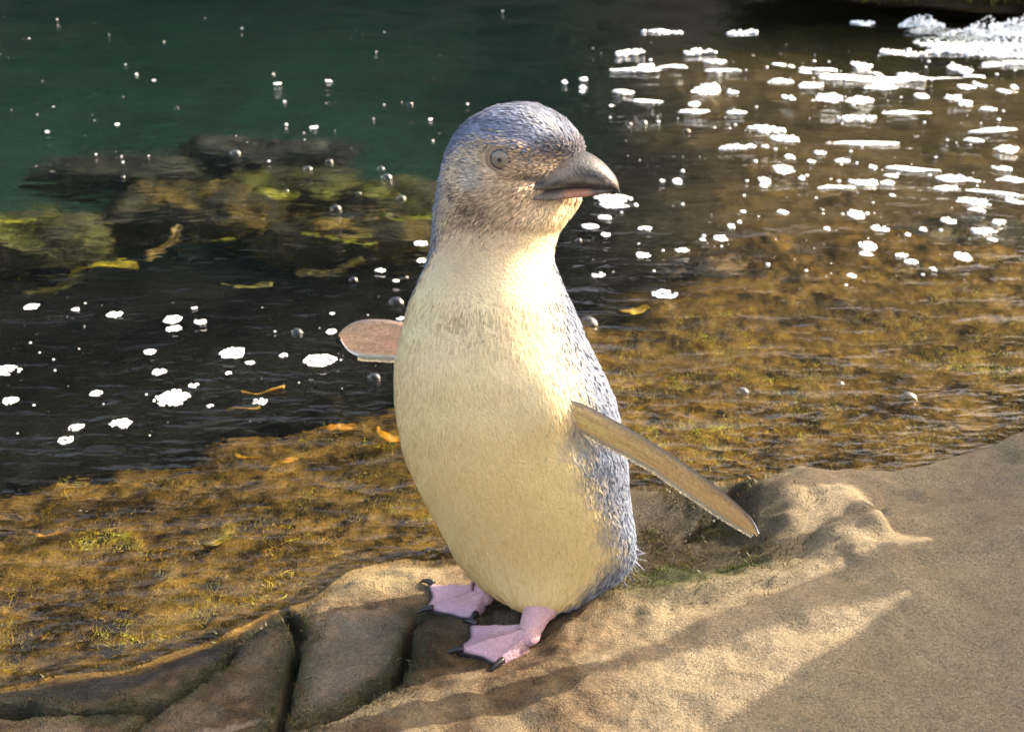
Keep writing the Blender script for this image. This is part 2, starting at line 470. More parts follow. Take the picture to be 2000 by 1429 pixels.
# far bank of the pool: shade painted into the tall left ledge, browner rock to the right
boulder('bank_or_shade_rock', (-2.9, 4.6, 0.9), (1.9, 0.9, 2.6), 3, SHADE_DARK, M_BOULDER, 'tall rock face of the far bank coloured dark with shade, leftmost and largest', group=None)
boulder('bank_or_shade_rock', (-0.75, 4.5, 0.8), (1.15, 0.9, 2.2), 5, SHADE_DARK, M_BOULDER, 'dark rock face of the far bank beside the brown rock', group=None)
boulder('bank_or_shade_rock', (1.35, 4.7, 0.5), (1.5, 0.9, 2.05), 8, BROWN, M_BOULDER, 'brown rock face of the far bank between dark rock and mossy boulder', group=None)
boulder('bank_or_shade_rock', (4.0, 4.4, 0.5), (1.7, 1.0, 2.2), 9, BROWN, M_BOULDER, 'brown rock face of the far bank behind the mossy boulder', group=None)
boulder('bank_or_shade_rock', (-4.9, 2.2, 0.3), (1.0, 2.2, 0.9), 12, SHADE_DARK, M_BOULDER, 'dark rock face closing the left side of the pool', group=None)

boulder('bank_or_shade_rock', (2.08, 2.46, 0.22), (0.36, 0.28, 0.50), 13, BROWN, M_BOULDER, 'low brown rock added out of view to shade the white water', group=None)  # added out of view to cast shade on the splash
# mossy boulder with white water at its foot
def mossy(V, f, d):
    n = fbm(V[:, 0] * 14, V[:, 1] * 14 + V[:, 2] * 9, 71, 4)
    g = np.clip(sst(-0.65, -0.35, d[:, 2] + 0.25 * n) * (1 - sst(0.10, 0.30, V[:, 0] + 0.1 * n)), 0, 1)[:, None]
    rock = np.array([0.075, 0.05, 0.03]) * (1 + 0.9 * f)[:, None]
    return np.clip(rock * (1 - g) + np.array([0.17, 0.19, 0.022]) * (1 + 0.9 * n)[:, None] * g, 0.004, 0.8)
mb = boulder('mossy_boulder', (1.12, 2.62, 0.10), (0.55, 0.42, 0.115), 15, mossy, M_BOULDER, 'dark boulder topped with yellow green moss at the pool edge', 'rock', n=70, rough=0.16)

# unseen ledge added beside the frame, skyline shaped to throw shade over the slab
SAND = wall_rock((0.30, 0.235, 0.155), 0.0)
def shade_ledge():
    tn = math.tan(SUN_EL); u0 = 0.62
    w = np.linspace(-0.62, 0.13, 190)
    reach = np.interp(w, [-0.62, -0.30, -0.16, -0.130, -0.118, -0.100, -0.090, -0.080, -0.070, -0.060, -0.050, -0.040, -0.022, -0.010, 0.0, 0.010, 0.022, 0.040, 0.055, 0.066, 0.085, 0.13],
                         [0.10, -0.1, 0.03, 0.10, 0.13, 0.19, 0.22, 0.10, 0.02, 0.08, 0.28, 0.29, 0.22, 0.15, 0.19, 0.28, 0.30, 0.27, 0.22, 0.26, 0.45, 0.62])
    H = (u0 - reach + 0.080) * tn + 0.020 + 0.008 * fbm(w * 45, w * 0, 91, 4)
    nv = 26; V = []
    for a, h in zip(w, H):
        for s in range(nv):
            q = s / (nv - 1)                       # up the camera side, over the top, down the far side
            zz_ = h * math.sin(math.pi * q) ** 0.55
            uu_ = (q - 0.5) * 2
            du = 0.07 * np.sign(uu_) * abs(uu_) ** 1.6 + 0.016 * float(fbm(np.array([a * 24]), np.array([q * 5.0]), 93, 4)[0]) * math.sin(math.pi * q)
            ua = u0 + 0.035 + du
            V.append((ua * math.cos(SUN_AZ) - a * math.sin(SUN_AZ), ua * math.sin(SUN_AZ) + a * math.cos(SUN_AZ), zz_ - 0.02))
    V = np.array(V); n = len(w)
    F = [tuple(f) for f in grid_faces(n, nv)] + [tuple(range(nv)), tuple((n - 1) * nv + i for i in range(nv))[::-1]] + [(i * nv, (i + 1) * nv, (i + 1) * nv + nv - 1, i * nv + nv - 1) for i in range(n - 1)]
    c = np.array([0.30, 0.235, 0.155]) * (1 + 0.35 * fbm(V[:, 0] * 20 + V[:, 2] * 12, V[:, 1] * 20, 95, 4))[:, None]
    tag(mesh_obj('shade_ledge', V, F, M_BOULDER, None, c), 'unseen jagged sandstone ledge added to shade the slab', 'rock')
shade_ledge()

def blades(P, D, L, W, seg=2, curl=0.3, colour=None, face=None):
    """strips from base points P along directions D"""
    n = len(P)
    D = D / np.linalg.norm(D, axis=1)[:, None]
    S = np.cross(D, RNG.normal(size=(n, 3)) if face is None else np.array(face)[None] + RNG.normal(0, 0.15, (n, 3))); S /= np.linalg.norm(S, axis=1)[:, None]
    B = np.cross(S, D)
    rows = []
    for i in range(seg + 1):
        t = i / seg
        c = P + D * (L * t)[:, None] + B * (curl * L * t * t)[:, None]
        w = W * (1 - 0.85 * t)
        rows += [c - S * w[:, None] / 2, c + S * w[:, None] / 2]
    V = np.stack(rows, 1).reshape(-1, 3)
    k = 2 * (seg + 1)
    base = (np.arange(n) * k)[:, None, None]
    f = np.array([[2 * i, 2 * i + 1, 2 * i + 3, 2 * i + 2] for i in range(seg)])[None]
    F = (base + f).reshape(-1, 4)
    C = np.repeat(colour, k, 0) if colour is not None else None
    return V, F, C

M_ALGAE = mat_vcol('algae_mat', 0.45, 0.5, transl=0.35)
# submerged rocks with algae
def weedy(base, tip):
    def f_(V, f, d):
        n = fbm(V[:, 0] * 45, V[:, 1] * 45, 81, 4); m = fbm(V[:, 0] * 16 + V[:, 2] * 9, V[:, 1] * 16, 83, 3)
        t = np.clip(0.35 + 2.2 * m, 0, 1)[:, None]
        return np.clip((np.array(base) * (1 - t) + np.array(tip) * t) * (1 + 0.6 * n)[:, None], 0.004, 0.8)
    return f_
k = NT('weedy_rock_mat'); c = k.attr(); n1 = k.noise(160, 6, 0.65)
c = k.mix(c, k.ramp(n1.outputs[0], [(0.28, (0.35, 0.35, 0.35)), (0.72, (1.7, 1.65, 1.4))]), 1.0, 'MULTIPLY')
k.l(c, k.b.inputs['Base Color']); k.b.inputs['Roughness'].default_value = 0.6
k.l(k.bump(n1.outputs[0], 0.8, 0.006), k.b.inputs['Normal']); M_WEEDY = k.m
def sub_rock(px, py, zc, size, seed, base, tip, label):
    p = gp(px, py, ZW)
    # a line of sight bends at the surface: carry it down to the rock's depth
    d = p - CAM; hd = d[:2] / np.linalg.norm(d[:2]); s = math.cos(math.asin(-d[2] / np.linalg.norm(d))) / 1.33
    off = hd * (ZW - zc) * s / math.sqrt(1 - s * s)
    o = boulder('submerged_rock', (p[0] + off[0], p[1] + off[1], zc), size, seed, weedy(base, tip), M_WEEDY, label, 'rock', 'rocks lying under the pool water', n=36, rough=0.3)
    o.cycles.is_caustics_receiver = True
    me_ = o.data; vs_ = np.array([v.co for v in me_.vertices]); ns_ = np.array([v.normal for v in me_.vertices])
    q = RNG.integers(0, len(vs_), 700); q = q[vs_[q, 2] > -0.2 * size[2]]
    D_ = ns_[q] * 0.6 + RNG.normal(0, 0.5, (len(q), 3)) + np.array([0.6, -0.2, 0.1])
    C_ = (np.array(tip)[None] * 0.9 * RNG.uniform(0.2, 1.5, (len(q), 1)) + np.array(base)[None]) * np.clip(1 + 1.4 * fbm(vs_[q, 0] * 20, vs_[q, 1] * 20, seed, 2), 0.2, 2)[:, None]
    V_, F_, C_ = blades(vs_[q], D_, RNG.uniform(0.008, 0.030, len(q)), RNG.uniform(0.002, 0.006, len(q)), 2, 0.4, C_)
    w_ = mesh_obj('weed', V_, F_, M_ALGAE, o, C_); w_['kind'] = 'stuff'; w_.cycles.is_caustics_receiver = True
    return o
OL, GO, BR, GR = (0.010, 0.011, 0.004), (0.15, 0.10, 0.015), (0.016, 0.011, 0.006), (0.10, 0.105, 0.012)
for a in [(60, 480, -0.235, (0.10, 0.07, 0.08), 31, BR, GR, 'brown weedy rock underwater beside the yellow green frond'),
          (395, 420, -0.235, (0.13, 0.08, 0.10), 32, OL, GO, 'olive and gold weedy rock underwater, largest of the sunken rocks'),
          (560, 385, -0.235, (0.11, 0.07, 0.09), 33, OL, GR, 'green weedy rock underwater next to the largest sunken rock'),
          (700, 470, -0.235, (0.12, 0.06, 0.075), 34, OL, GO, 'golden weedy rock underwater behind the shoulder of the penguin'),
          (790, 410, -0.235, (0.09, 0.07, 0.09), 35, BR, GR, 'brown weedy rock underwater behind the neck of the penguin'),
          (230, 340, -0.25, (0.12, 0.06, 0.08), 36, (0.02, 0.025, 0.018), OL, 'blackish rock underwater at the edge of the green deep water'),
          (520, 305, -0.25, (0.14, 0.06, 0.08), 37, (0.015, 0.02, 0.018), OL, 'black rock underwater between the green deep and the weedy rocks'),
          (1480, 540, -0.11, (0.10, 0.05, 0.05), 38, BR, (0.16, 0.10, 0.05), 'reddish brown rock under the flowing water beyond the bird'),
          (1800, 560, -0.10, (0.13, 0.06, 0.05), 39, BR, (0.18, 0.12, 0.05), 'brown rock under shallow water beyond the sandstone shelf'),
          (1900, 480, -0.13, (0.15, 0.07, 0.06), 40, BR, (0.15, 0.11, 0.06), 'pale brown rock under foam flecked water')]:
    sub_rock(*a)

# ------------------------------------------------------------------ algae and moss
# turf algae: clumped filaments over the shallow shelf
n = 1100000
ax = RNG.uniform(-1.0, 1.5, n); ay = RNG.uniform(-0.35, 0.75, n)
zz, sd, cr, apx, apy = terrain(ax, ay)
dens = sst(0.006, 0.03, -sd) * (1 - sst(0.17, 0.32, -sd + 0.09 * fbm(ax * 7, ay * 7, 201, 3) + 0.07 * fbm(ax * 20, ay * 20, 202, 2) - 0.16 * sst(0, 0.3, ax)))
clump = fbm(ax * 38, ay * 38, 203, 3)
bare = np.exp(-(((ax - gp(740, 1120)[0]) / 0.04) ** 2 + ((ay - gp(740, 1120)[1]) / 0.022) ** 2))
dens = dens * np.clip(0.65 + 1.2 * clump, 0.22, 1) * (1 - 0.9 * bare)
inview = (apx > -250) & (apx < 2250)
near = np.clip(0.9 / (0.7 + np.maximum(ay, 0)), 0, 1)
keep = (RNG.uniform(size=n) < dens * near) & inview
ax, ay, az, cl = ax[keep], ay[keep], zz[keep], clump[keep]
n = len(ax); print('ALGAE', n, flush=True)
ang = 3.0 * fbm(ax * 30, ay * 30, 207, 3) * np.pi + RNG.normal(0, 0.8, n)
D = np.stack([np.cos(ang), np.sin(ang), 0.25 + 0.9 * RNG.uniform(size=n) * np.clip(0.6 + cl, 0.2, 1)], 1)
tone = (fbm(ax * 14, ay * 14, 209, 4) + 0.5 * fbm(ax * 60, ay * 60, 211, 3))[:, None] * 1.5 + RNG.normal(0, 0.25, (n, 1))
cb = np.array([[0.085, 0.050, 0.013]]) ; cg = np.array([[0.66, 0.36, 0.045]]); co = np.array([[0.19, 0.145, 0.028]])
C = np.where(tone > 0.1, cb + (cg - cb) * np.clip((tone - 0.1) * 1.6, 0, 1), cb + (co - cb) * np.clip(-(tone - 0.1) * 1.3, 0, 1))
big = np.clip(1.0 + 1.9 * fbm(ax * 11, ay * 17, 213, 3) + 1.3 * fbm(ax * 55, ay * 75, 215, 2), 0.12, 2.4)[:, None]
C = np.clip(C * 1.7 * big * RNG.uniform(0.5, 1.5, (n, 1)), 0, 0.85)
V, F, C = blades(np.stack([ax, ay, az - 0.001], 1), D, RNG.uniform(0.003, 0.009, n) * (1 + 0.6 * (RNG.uniform(size=n) < 0.05)), RNG.uniform(0.00035, 0.0008, n), 2, 1.0, C)
V[:, 2] = np.minimum(V[:, 2], ZW - 0.0015)
o = mesh_obj('turf_algae', V, F, M_ALGAE, None, C)
tag(o, 'golden brown filamentous algae matted over the shallow rock', 'algae', kind='stuff'); o.cycles.is_caustics_receiver = True
# moss and film on the wet rock above the water
n = 260000
ax = RNG.uniform(-0.45, 0.45, n); ay = RNG.uniform(-0.25, 0.25, n)
zz, sd, cr, apx, apy = terrain(ax, ay)
pg = gp(1320, 1045); gr = np.exp(-(((ax - pg[0]) / 0.078) ** 2 + ((ay - pg[1]) / 0.080) ** 2) ** 2)
dens = np.clip(cr * 0.8 + 1.1 * gr + 0.5 * np.exp(-(sd / 0.012) ** 2), 0, 1) * np.clip(0.3 + 1.8 * fbm(ax * 50, ay * 50, 221, 3), 0, 1)
keep = (RNG.uniform(size=n) < dens) & (foot_mask(ax, ay) < 0.1) & (sd > -0.02)
ax, ay, az, g_ = ax[keep], ay[keep], zz[keep], gr[keep]
n = len(ax); print('moss', n)
D = RNG.normal(0, 0.5, (n, 3)); D[:, 2] = np.abs(D[:, 2]) + 0.5
gn = np.exp(-(((ax - gp(1390, 1135)[0]) / 0.045) ** 2 + ((ay - gp(1390, 1135)[1]) / 0.020) ** 2))
C = np.where((RNG.uniform(size=n) < 0.22 + gn)[:, None], np.array([[0.05, 0.075, 0.014]]), np.array([[0.075, 0.050, 0.015]])) * RNG.uniform(0.4, 1.6, (n, 1))
V, F, C = blades(np.stack([ax, ay, az - 0.0005], 1), D, RNG.uniform(0.0018, 0.0045, n), RNG.uniform(0.0005, 0.0009, n), 1, 0.2, C)
o = mesh_obj('moss', V, F, M_ALGAE, None, C)
tag(o, 'short green and brown moss in the rock cracks and behind the penguin', 'moss', kind='stuff')

# moss tufts on the far boulder
me = mb.data; vs = np.array([v.co for v in me.vertices]); nn = np.array([v.normal for v in me.vertices])
idx = RNG.integers(0, len(vs), 26000); vv = vs[idx] + RNG.normal(0, 0.006, (26000, 3))
m = (vv[:, 2] > -0.065 + 0.02 * fbm(vv[:, 0] * 15, vv[:, 1] * 15, 5, 3)) & (vv[:, 0] < 0.22 + 0.1 * vnoise(vv[:, 2] * 40, vv[:, 0] * 20, 4)) & (vv[:, 1] < 0.12)
vv = vv[m]; d_ = nn[idx][m] + RNG.normal(0, 0.5, (m.sum(), 3)); n = len(vv)
C = np.array([[0.20, 0.22, 0.025]]) * RNG.uniform(0.35, 1.5, (n, 1))
V, F, C = blades(vv, d_, RNG.uniform(0.008, 0.02, n), RNG.uniform(0.002, 0.004, n), 1, 0.2, C)
o = mesh_obj('moss_tufts', V, F, M_ALGAE, mb, C); o['kind'] = 'stuff'

# loose fronds of seaweed
def frond(px, py, depth, length, width, yaw, col, label, bend=0.25, lobes=1.0):
    zc = ZW - depth
    p = gp(px, py, ZW); d = p - CAM; hd = d[:2] / np.linalg.norm(d[:2]); s = math.cos(math.asin(-d[2] / np.linalg.norm(d))) / 1.33
    off = hd * depth * s / math.sqrt(1 - s * s)
    nu, nv = 22, 9
    u = np.linspace(0, 1, nu)[:, None]; v = np.linspace(-1, 1, nv)[None]
    wdt = width * (np.sin(np.pi * np.clip(u * 0.93 + 0.05, 0, 1)) ** 0.7) * (1 + 0.22 * lobes * vnoise(u * 9 + px, v * 0 + np.sign(v), 3))
    x = (u - 0.5) * length + 0 * v; y = v * wdt / 2 + bend * length * (u - 0.5) ** 2
    z = 0.10 * length * np.sin(u * 5 + px) + 0.16 * width * np.cos(v * 2.2 + u * 4) + 0.12 * width * vnoise(u * 7 + px, v * 2.5, 9)
    top = np.stack([x, y, z], -1).reshape(-1, 3)
    th = 0.0007
    V = np.concatenate([top, top - [0, 0, th]])
    F1 = grid_faces(nu, nv); N = nu * nv
    F = [tuple(f) for f in F1] + [tuple(f[::-1] + N) for f in F1]
    ring = [i for i in range(nv)] + [i * nv + nv - 1 for i in range(1, nu)] + [(nu - 1) * nv + i for i in range(nv - 2, -1, -1)] + [i * nv for i in range(nu - 2, 0, -1)]
    F += [(ring[i], ring[i - 1], ring[i - 1] + N, ring[i] + N) for i in range(len(ring))]
    cc = np.array(col) * (0.8 + 0.5 * vnoise(np.concatenate([x.ravel()] * 2) * 220, np.concatenate([y.ravel()] * 2) * 220, 8))[:, None]
    mid = np.exp(-(np.concatenate([(v + 0 * u).ravel()] * 2) / 0.18) ** 2)[:, None]
    cc = cc * (1 - 0.35 * mid)
    o = mesh_obj('seaweed_frond', V, F, M_ALGAE, None, np.clip(cc, 0.004, 0.9))
    o.location = (p[0] + off[0], p[1] + off[1], zc); o.rotation_euler = (random.uniform(-.5, .1), random.uniform(-.25, .25), yaw)
    o.cycles.is_caustics_receiver = True
    return tag(o, label, 'seaweed', 'seaweed fronds in the pool')
YG, YE, OR = (0.30, 0.30, 0.03), (0.42, 0.33, 0.02), (0.50, 0.28, 0.05)
for a in [(200, 520, 0.035, 0.075, 0.040, 0.15, YE, 'broad yellow green seaweed frond underwater, pointed at one end'),
          (425, 466, 0.05, 0.055, 0.017, -0.5, YG, 'narrow pale green frond curving over the largest sunken rock'),
          (535, 378, 0.06, 0.07, 0.035, -0.35, YG, 'green frond on the green weedy sunken rock', 0.4),
          (655, 462, 0.045, 0.085, 0.016, 0.05, YG, 'thin bright green strap of seaweed near the shoulder of the penguin', 0.05),
          (705, 475, 0.03, 0.04, 0.016, 0.1, (0.42, 0.42, 0.06), 'short yellow green scrap of seaweed near the shoulder of the penguin', 0.05),
          (650, 525, 0.05, 0.08, 0.04, 0.3, (0.20, 0.16, 0.03), 'olive gold frond underwater nearest the far flipper'),
          (480, 556, 0.035, 0.055, 0.010, 0.08, (0.32, 0.28, 0.06), 'slim straw coloured frond floating below the sunken rocks', 0.05),
          (330, 470, 0.06, 0.09, 0.022, 1.3, (0.26, 0.17, 0.03), 'golden upright strap of seaweed on the largest sunken rock'),
          (795, 425, 0.05, 0.07, 0.04, -0.2, (0.22, 0.22, 0.03), 'green gold frond underwater behind the neck of the penguin'),
          (20, 432, 0.05, 0.06, 0.018, 0.2, YG, 'pale green frond on the brown weedy rock'),
          (110, 560, 0.05, 0.07, 0.03, 0.4, (0.10, 0.09, 0.02), 'dark olive frond underwater beneath the broad yellow one'),
          (1240, 605, 0.010, 0.032, 0.016, 0.25, (0.60, 0.36, 0.02), 'small orange yellow leaf underwater beside the glassy bubble'),
          (512, 764, 0.004, 0.040, 0.010, -0.1, OR, 'orange tan strap of kelp at the water surface among foam'),
          (478, 797, 0.006, 0.030, 0.008, 0.5, (0.45, 0.27, 0.07), 'small forked tan kelp scrap beside the foam'),
          (755, 850, 0.006, 0.030, 0.016, -0.6, (0.55, 0.26, 0.015), 'bright orange curled seaweed beside the belly of the penguin'),
          (660, 835, 0.008, 0.030, 0.014, 0.3, (0.42, 0.19, 0.02), 'rusty orange curled seaweed on the algae mat'),
          (545, 905, 0.010, 0.030, 0.012, 0.2, (0.45, 0.22, 0.02), 'amber strap of seaweed lying on the algae mat'),
          (480, 890, 0.010, 0.026, 0.011, -0.4, (0.38, 0.20, 0.02), 'small amber strap of seaweed on the algae mat'),
          (430, 1050, 0.012, 0.028, 0.012, 0.8, (0.30, 0.20, 0.02), 'small gold frond on the algae mat near the shelf'),
          (90, 1040, 0.012, 0.026, 0.010, 0.2, (0.36, 0.17, 0.02), 'small rusty frond on the outer algae mat')]:
    frond(*a)

# ------------------------------------------------------------------ foam, bubbles, white water
k = NT('foam_mat'); n1 = k.noise(500, 3)
k.l(k.mix((0.80, 0.82, 0.82), (0.92, 0.93, 0.93), n1.outputs[0]), k.b.inputs['Base Color'])
k.b.inputs['Roughness'].default_value = 0.25
M_FOAM = k.m
def dome(nu=6, nv=2):
    V = [(0, 0, 1)]
    for i in range(1, nv + 1):
        a = i / nv * math.pi * 0.55
        for j in range(nu):
            b = 2 * math.pi * j / nu
            V.append((math.sin(a) * math.cos(b), math.sin(a) * math.sin(b), math.cos(a)))
    F = [(0, 1 + j, 1 + (j + 1) % nu) for j in range(nu)]
    F4 = [(1 + i * nu + j, 1 + (i + 1) * nu + j, 1 + (i + 1) * nu + (j + 1) % nu, 1 + i * nu + (j + 1) % nu) for i in range(nv - 1) for j in range(nu)]
    return np.array(V), F, F4
DV, DF3, DF4 = dome()
def foam_mesh(cx, cy, rx, ry, rot, br, hole=0.25, seed=0, flat=0.6, film=False):
    r = np.random.default_rng(seed)
    n = int(min(420, max(6, (2.6 if not film else 0.7) * rx * ry / br ** 2)))
    def outline(a):
        return 1 + (0.30 if film else 0.16) * vnoise(np.cos(a) * 1.7 + seed, np.sin(a) * 1.7, 4) + (0.20 if film else 0.09) * vnoise(np.cos(a) * 5 + seed, np.sin(a) * 5, 6)
    u = np.sqrt(r.uniform(0.0, 1, n)) * (1.0 if not film else 1.25); a = r.uniform(0, 2 * np.pi, n)
    x = u * np.cos(a) * rx * outline(a); y = u * np.sin(a) * ry * outline(a)
    keep = vnoise(x / rx * 2.2 + seed * 3.7, y / ry * 2.2, 8) > -1 + hole * 1.6
    keep[:3] = True
    x, y, u = x[keep], y[keep], u[keep]
    rr = br * r.uniform(0.5, 1.25, len(x)) * (1 if not film else np.where(u > 1, 0.6, 1))
    V = (DV[None] * np.stack([rr, rr, rr * flat], 1)[:, None] + np.stack([x, y, 0 * x], 1)[:, None]).reshape(-1, 3)
    k_ = len(DV); b = np.arange(len(x)) * k_
    F = [tuple(t + q for t in f) for q in b for f in DF3 + DF4]
    if film:
        m = 40; aa = np.linspace(0, 2 * np.pi, m, endpoint=False); n0 = len(V)
        rings = [np.array([[0, 0, br * 0.5]])]
        for q, h in ((0.35, 0.5), (0.7, 0.42), (0.9, 0.28), (1.0, -0.1)):
            o = outline(aa) * q
            rings.append(np.stack([rx * o * np.cos(aa), ry * o * np.sin(aa), br * (h + 0.12 * r.normal(size=m))], 1))
        V = np.concatenate([V] + rings)
        F += [(n0, n0 + 1 + i, n0 + 1 + (i + 1) % m) for i in range(m)]
        for g in range(3):
            F += [(n0 + 1 + g * m + i, n0 + 1 + (g + 1) * m + i, n0 + 1 + (g + 1) * m + (i + 1) % m, n0 + 1 + g * m + (i + 1) % m) for i in range(m)]
    c, s = math.cos(rot), math.sin(rot)
    V = np.stack([V[:, 0] * c - V[:, 1] * s, V[:, 0] * s + V[:, 1] * c, V[:, 2]], 1)
    V[:, 2] += wave(V[:, 0] + cx, V[:, 1] + cy) + ZW + 0.0002
    return V, F
FOAM_N = [0]
def foam(px, py, rx, ry=None, rot=0.0, streak=False, dull=False):
    p = gp(px, py, ZW); t = (p - CAM) @ FW; dep = math.atan2(CAM[2] - ZW, p[1] - CAM[1])
    if ry is None: ry = rx * math.sin(dep) * random.uniform(0.9, 1.15)
    RX = rx * t / FPX; RY = ry * (0.72 if streak else 1.0) * t / FPX / math.sin(dep)
    br = max(0.0006, 0.0010 * t if not streak else 0.0021 * t) 
    br = min(br, 0.45 * min(RX, RY))
    FOAM_N[0] += 1
    V, F = foam_mesh(p[0], p[1], RX, RY, rot, br, 0.24 if not dull else 0.45, FOAM_N[0], 0.6, streak and not dull)
    o = mesh_obj('foam_streak' if streak else 'foam_patch', V, F, M_FOAM)
    o.location = (p[0], p[1], 0)
    if streak:
        sz = 'long white streak' if rx > 33 else 'white fleck' if rx > 16 else 'short white fleck'
        wh = 'towards the mossy boulder' if py < 230 else 'between the boulder and the sandstone shelf'
        tag(o, sz + ' of foam on brown water ' + wh, 'foam', sz + 's of foam ' + wh)
    else:
        sz = 'large' if rx > 20 else 'mid sized' if rx > 10.5 else 'tiny'
        if px < 480 and py > 560: wh = 'on the dark water beyond the algae mat'
        elif px < 850 and py > 560: wh = 'on the dark water beside the far flipper'
        elif px < 900 and py > 400: wh = 'by the sunken rocks behind the neck of the penguin'
        elif px < 900: wh = 'on the green deep water'
        elif px < 1420: wh = 'on the dark water behind the bill'
        else: wh = 'on the brown shallows beyond the sandstone shelf'
        tag(o, sz + ' white foam patch ' + wh, 'foam', sz + ' foam patches ' + wh)
    return o
for a in [(61, 599, 13), (149, 603, 7), (223, 612, 14), (337, 623, 17), (340, 642, 15), (390, 628, 11), (380, 601, 5), (291, 687, 11), (310, 727, 13), (455, 690, 24), (488, 709, 8),
          (625, 705, 30), (552, 695, 7), (647, 649, 10), (13, 723, 25), (20, 783, 15), (187, 768, 12), (335, 777, 32), (378, 752, 9), (507, 784, 13), (237, 827, 19), (148, 834, 14),
          (129, 859, 14), (411, 793, 6), (821, 476, 13), (742, 528, 9), (773, 549, 6), (823, 507, 8), (783, 623, 7), (649, 613, 5), (447, 728, 7), (541, 160, 6), (640, 158, 5), (840, 230, 4),
          (612, 246, 7), (300, 150, 4), (92, 262, 4), (230, 246, 5), (1296, 575, 24), (1255, 499, 15), (1168, 538, 12), (1332, 489, 12)]:
    foam(*a)
SM = 0.45
for x, y, a, b in [(215, 860, 75, 22), (215, 895, 60, 10), (185, 940, 32, 9), (115, 985, 38, 12), (185, 1017, 18, 7), (355, 993, 28, 9), (315, 885, 8, 8), (495, 780, 20, 12), (430, 777, 9, 5),
        (950, 918, 24, 10), (780, 918, 10, 6), (1270, 930, 35, 20), (1375, 990, 38, 15), (1430, 845, 10, 6), (1320, 1065, 36, 18), (1315, 1095, 25, 10), (1470, 1105, 26, 10), (1510, 1132, 28, 10),
        (1495, 1018, 10, 6), (1860, 1045, 20, 8), (1670, 960, 28, 14), (1735, 1115, 35, 18), (1560, 995, 15, 7), (1605, 1160, 12, 8), (1255, 1195, 22, 9), (1145, 995, 12, 6), (730, 988, 15, 8),
        (765, 970, 10, 6), (685, 1035, 28, 14), (605, 1042, 10, 6), (985, 678, 20, 8), (1115, 665, 22, 10), (1210, 703, 30, 10), (955, 735, 42, 14), (875, 780, 22, 12), (870, 800, 14, 8),
        (1075, 703, 15, 8), (1035, 770, 12, 6), (1345, 725, 15, 8), (90, 350, 14, 7), (85, 380, 12, 7), (80, 405, 10, 6), (5, 355, 10, 6), (210, 460, 8, 5), (960, 433, 10, 5), (990, 437, 12, 6)]:
    foam(1100 + SM * x, SM * y, SM * a, SM * b)
for x, y, a, b, *r in [(310, 315, 85, 10, -.25), (360, 300, 35, 12), (470, 310, 60, 6), (665, 290, 45, 10), (690, 325, 70, 8, -.2), (630, 395, 50, 26, -.5), (255, 405, 45, 8, -.2), (365, 440, 60, 14, -.2),
        (570, 455, 25, 9), (760, 490, 45, 10), (575, 480, 60, 10), (730, 413, 25, 5), (945, 365, 55, 10, -.2), (935, 290, 30, 8), (990, 292, 15, 7), (1050, 300, 26, 12), (1050, 322, 26, 11), (1130, 305, 50, 9),
        (1295, 275, 40, 14, .2), (1365, 305, 20, 9), (1070, 390, 50, 14, -.3), (1290, 360, 150, 15, -.1), (1160, 350, 50, 10), (1380, 398, 70, 12), (1500, 355, 60, 13), (1640, 340, 120, 11, .08),
        (1790, 308, 45, 8), (1150, 435, 55, 12), (1285, 440, 55, 11), (1450, 320, 15, 8), (1500, 300, 45, 10, .3), (1700, 275, 25, 10), (1740, 285, 30, 12), (1860, 270, 50, 8), (1960, 265, 50, 8),
        (1495, 490, 90, 9, .1), (1550, 430, 28, 9), (1690, 440, 40, 13), (1740, 400, 30, 13), (1805, 388, 20, 10), (1765, 355, 35, 8), (1910, 415, 25, 10), (1955, 386, 15, 6), (1840, 480, 35, 8),
        (1740, 462, 30, 8), (1860, 565, 90, 11, -.05), (1780, 605, 40, 10, -.2), (1925, 640, 45, 14), (1915, 725, 30, 14), (1950, 780, 60, 14, -.2), (1300, 615, 150, 7, .03), (1425, 760, 28, 8, -.3),
        (1310, 787, 60, 15), (1410, 787, 28, 10), (1180, 812, 70, 9, -.1), (1500, 732, 110, 9, -.28), (1690, 775, 90, 16, -.2), (1660, 815, 50, 13), (1780, 880, 60, 22), (1880, 830, 100, 11, -.2),
        (1795, 915, 30, 10), (1960, 870, 40, 14, -.5), (1820, 1000, 45, 15), (1885, 965, 35, 9, .6)]:
    foam(1100 + SM * x, SM * y, SM * a, SM * b, r[0] if r else 0.0, True)
for x, y, a, b, r in [(880, 560, 70, 20, -.3), (960, 605, 60, 16, -.2), (780, 640, 110, 10, .05), (1260, 515, 90, 14, .1), (280, 225, 60, 10, 0), (590, 228, 70, 8, .05), (440, 130, 90, 6, 0), (780, 130, 60, 8, 0), (1300, 105, 45, 12, 0), (1600, 215, 200, 10, 0), (1850, 205, 150, 12, 0)]:
    o = foam(1100 + SM * x, SM * y, SM * a, SM * b, r, True, True)
    o['label'] = 'thin grey broken film of foam on the rippled water'; o['group'] = 'thin foam films'
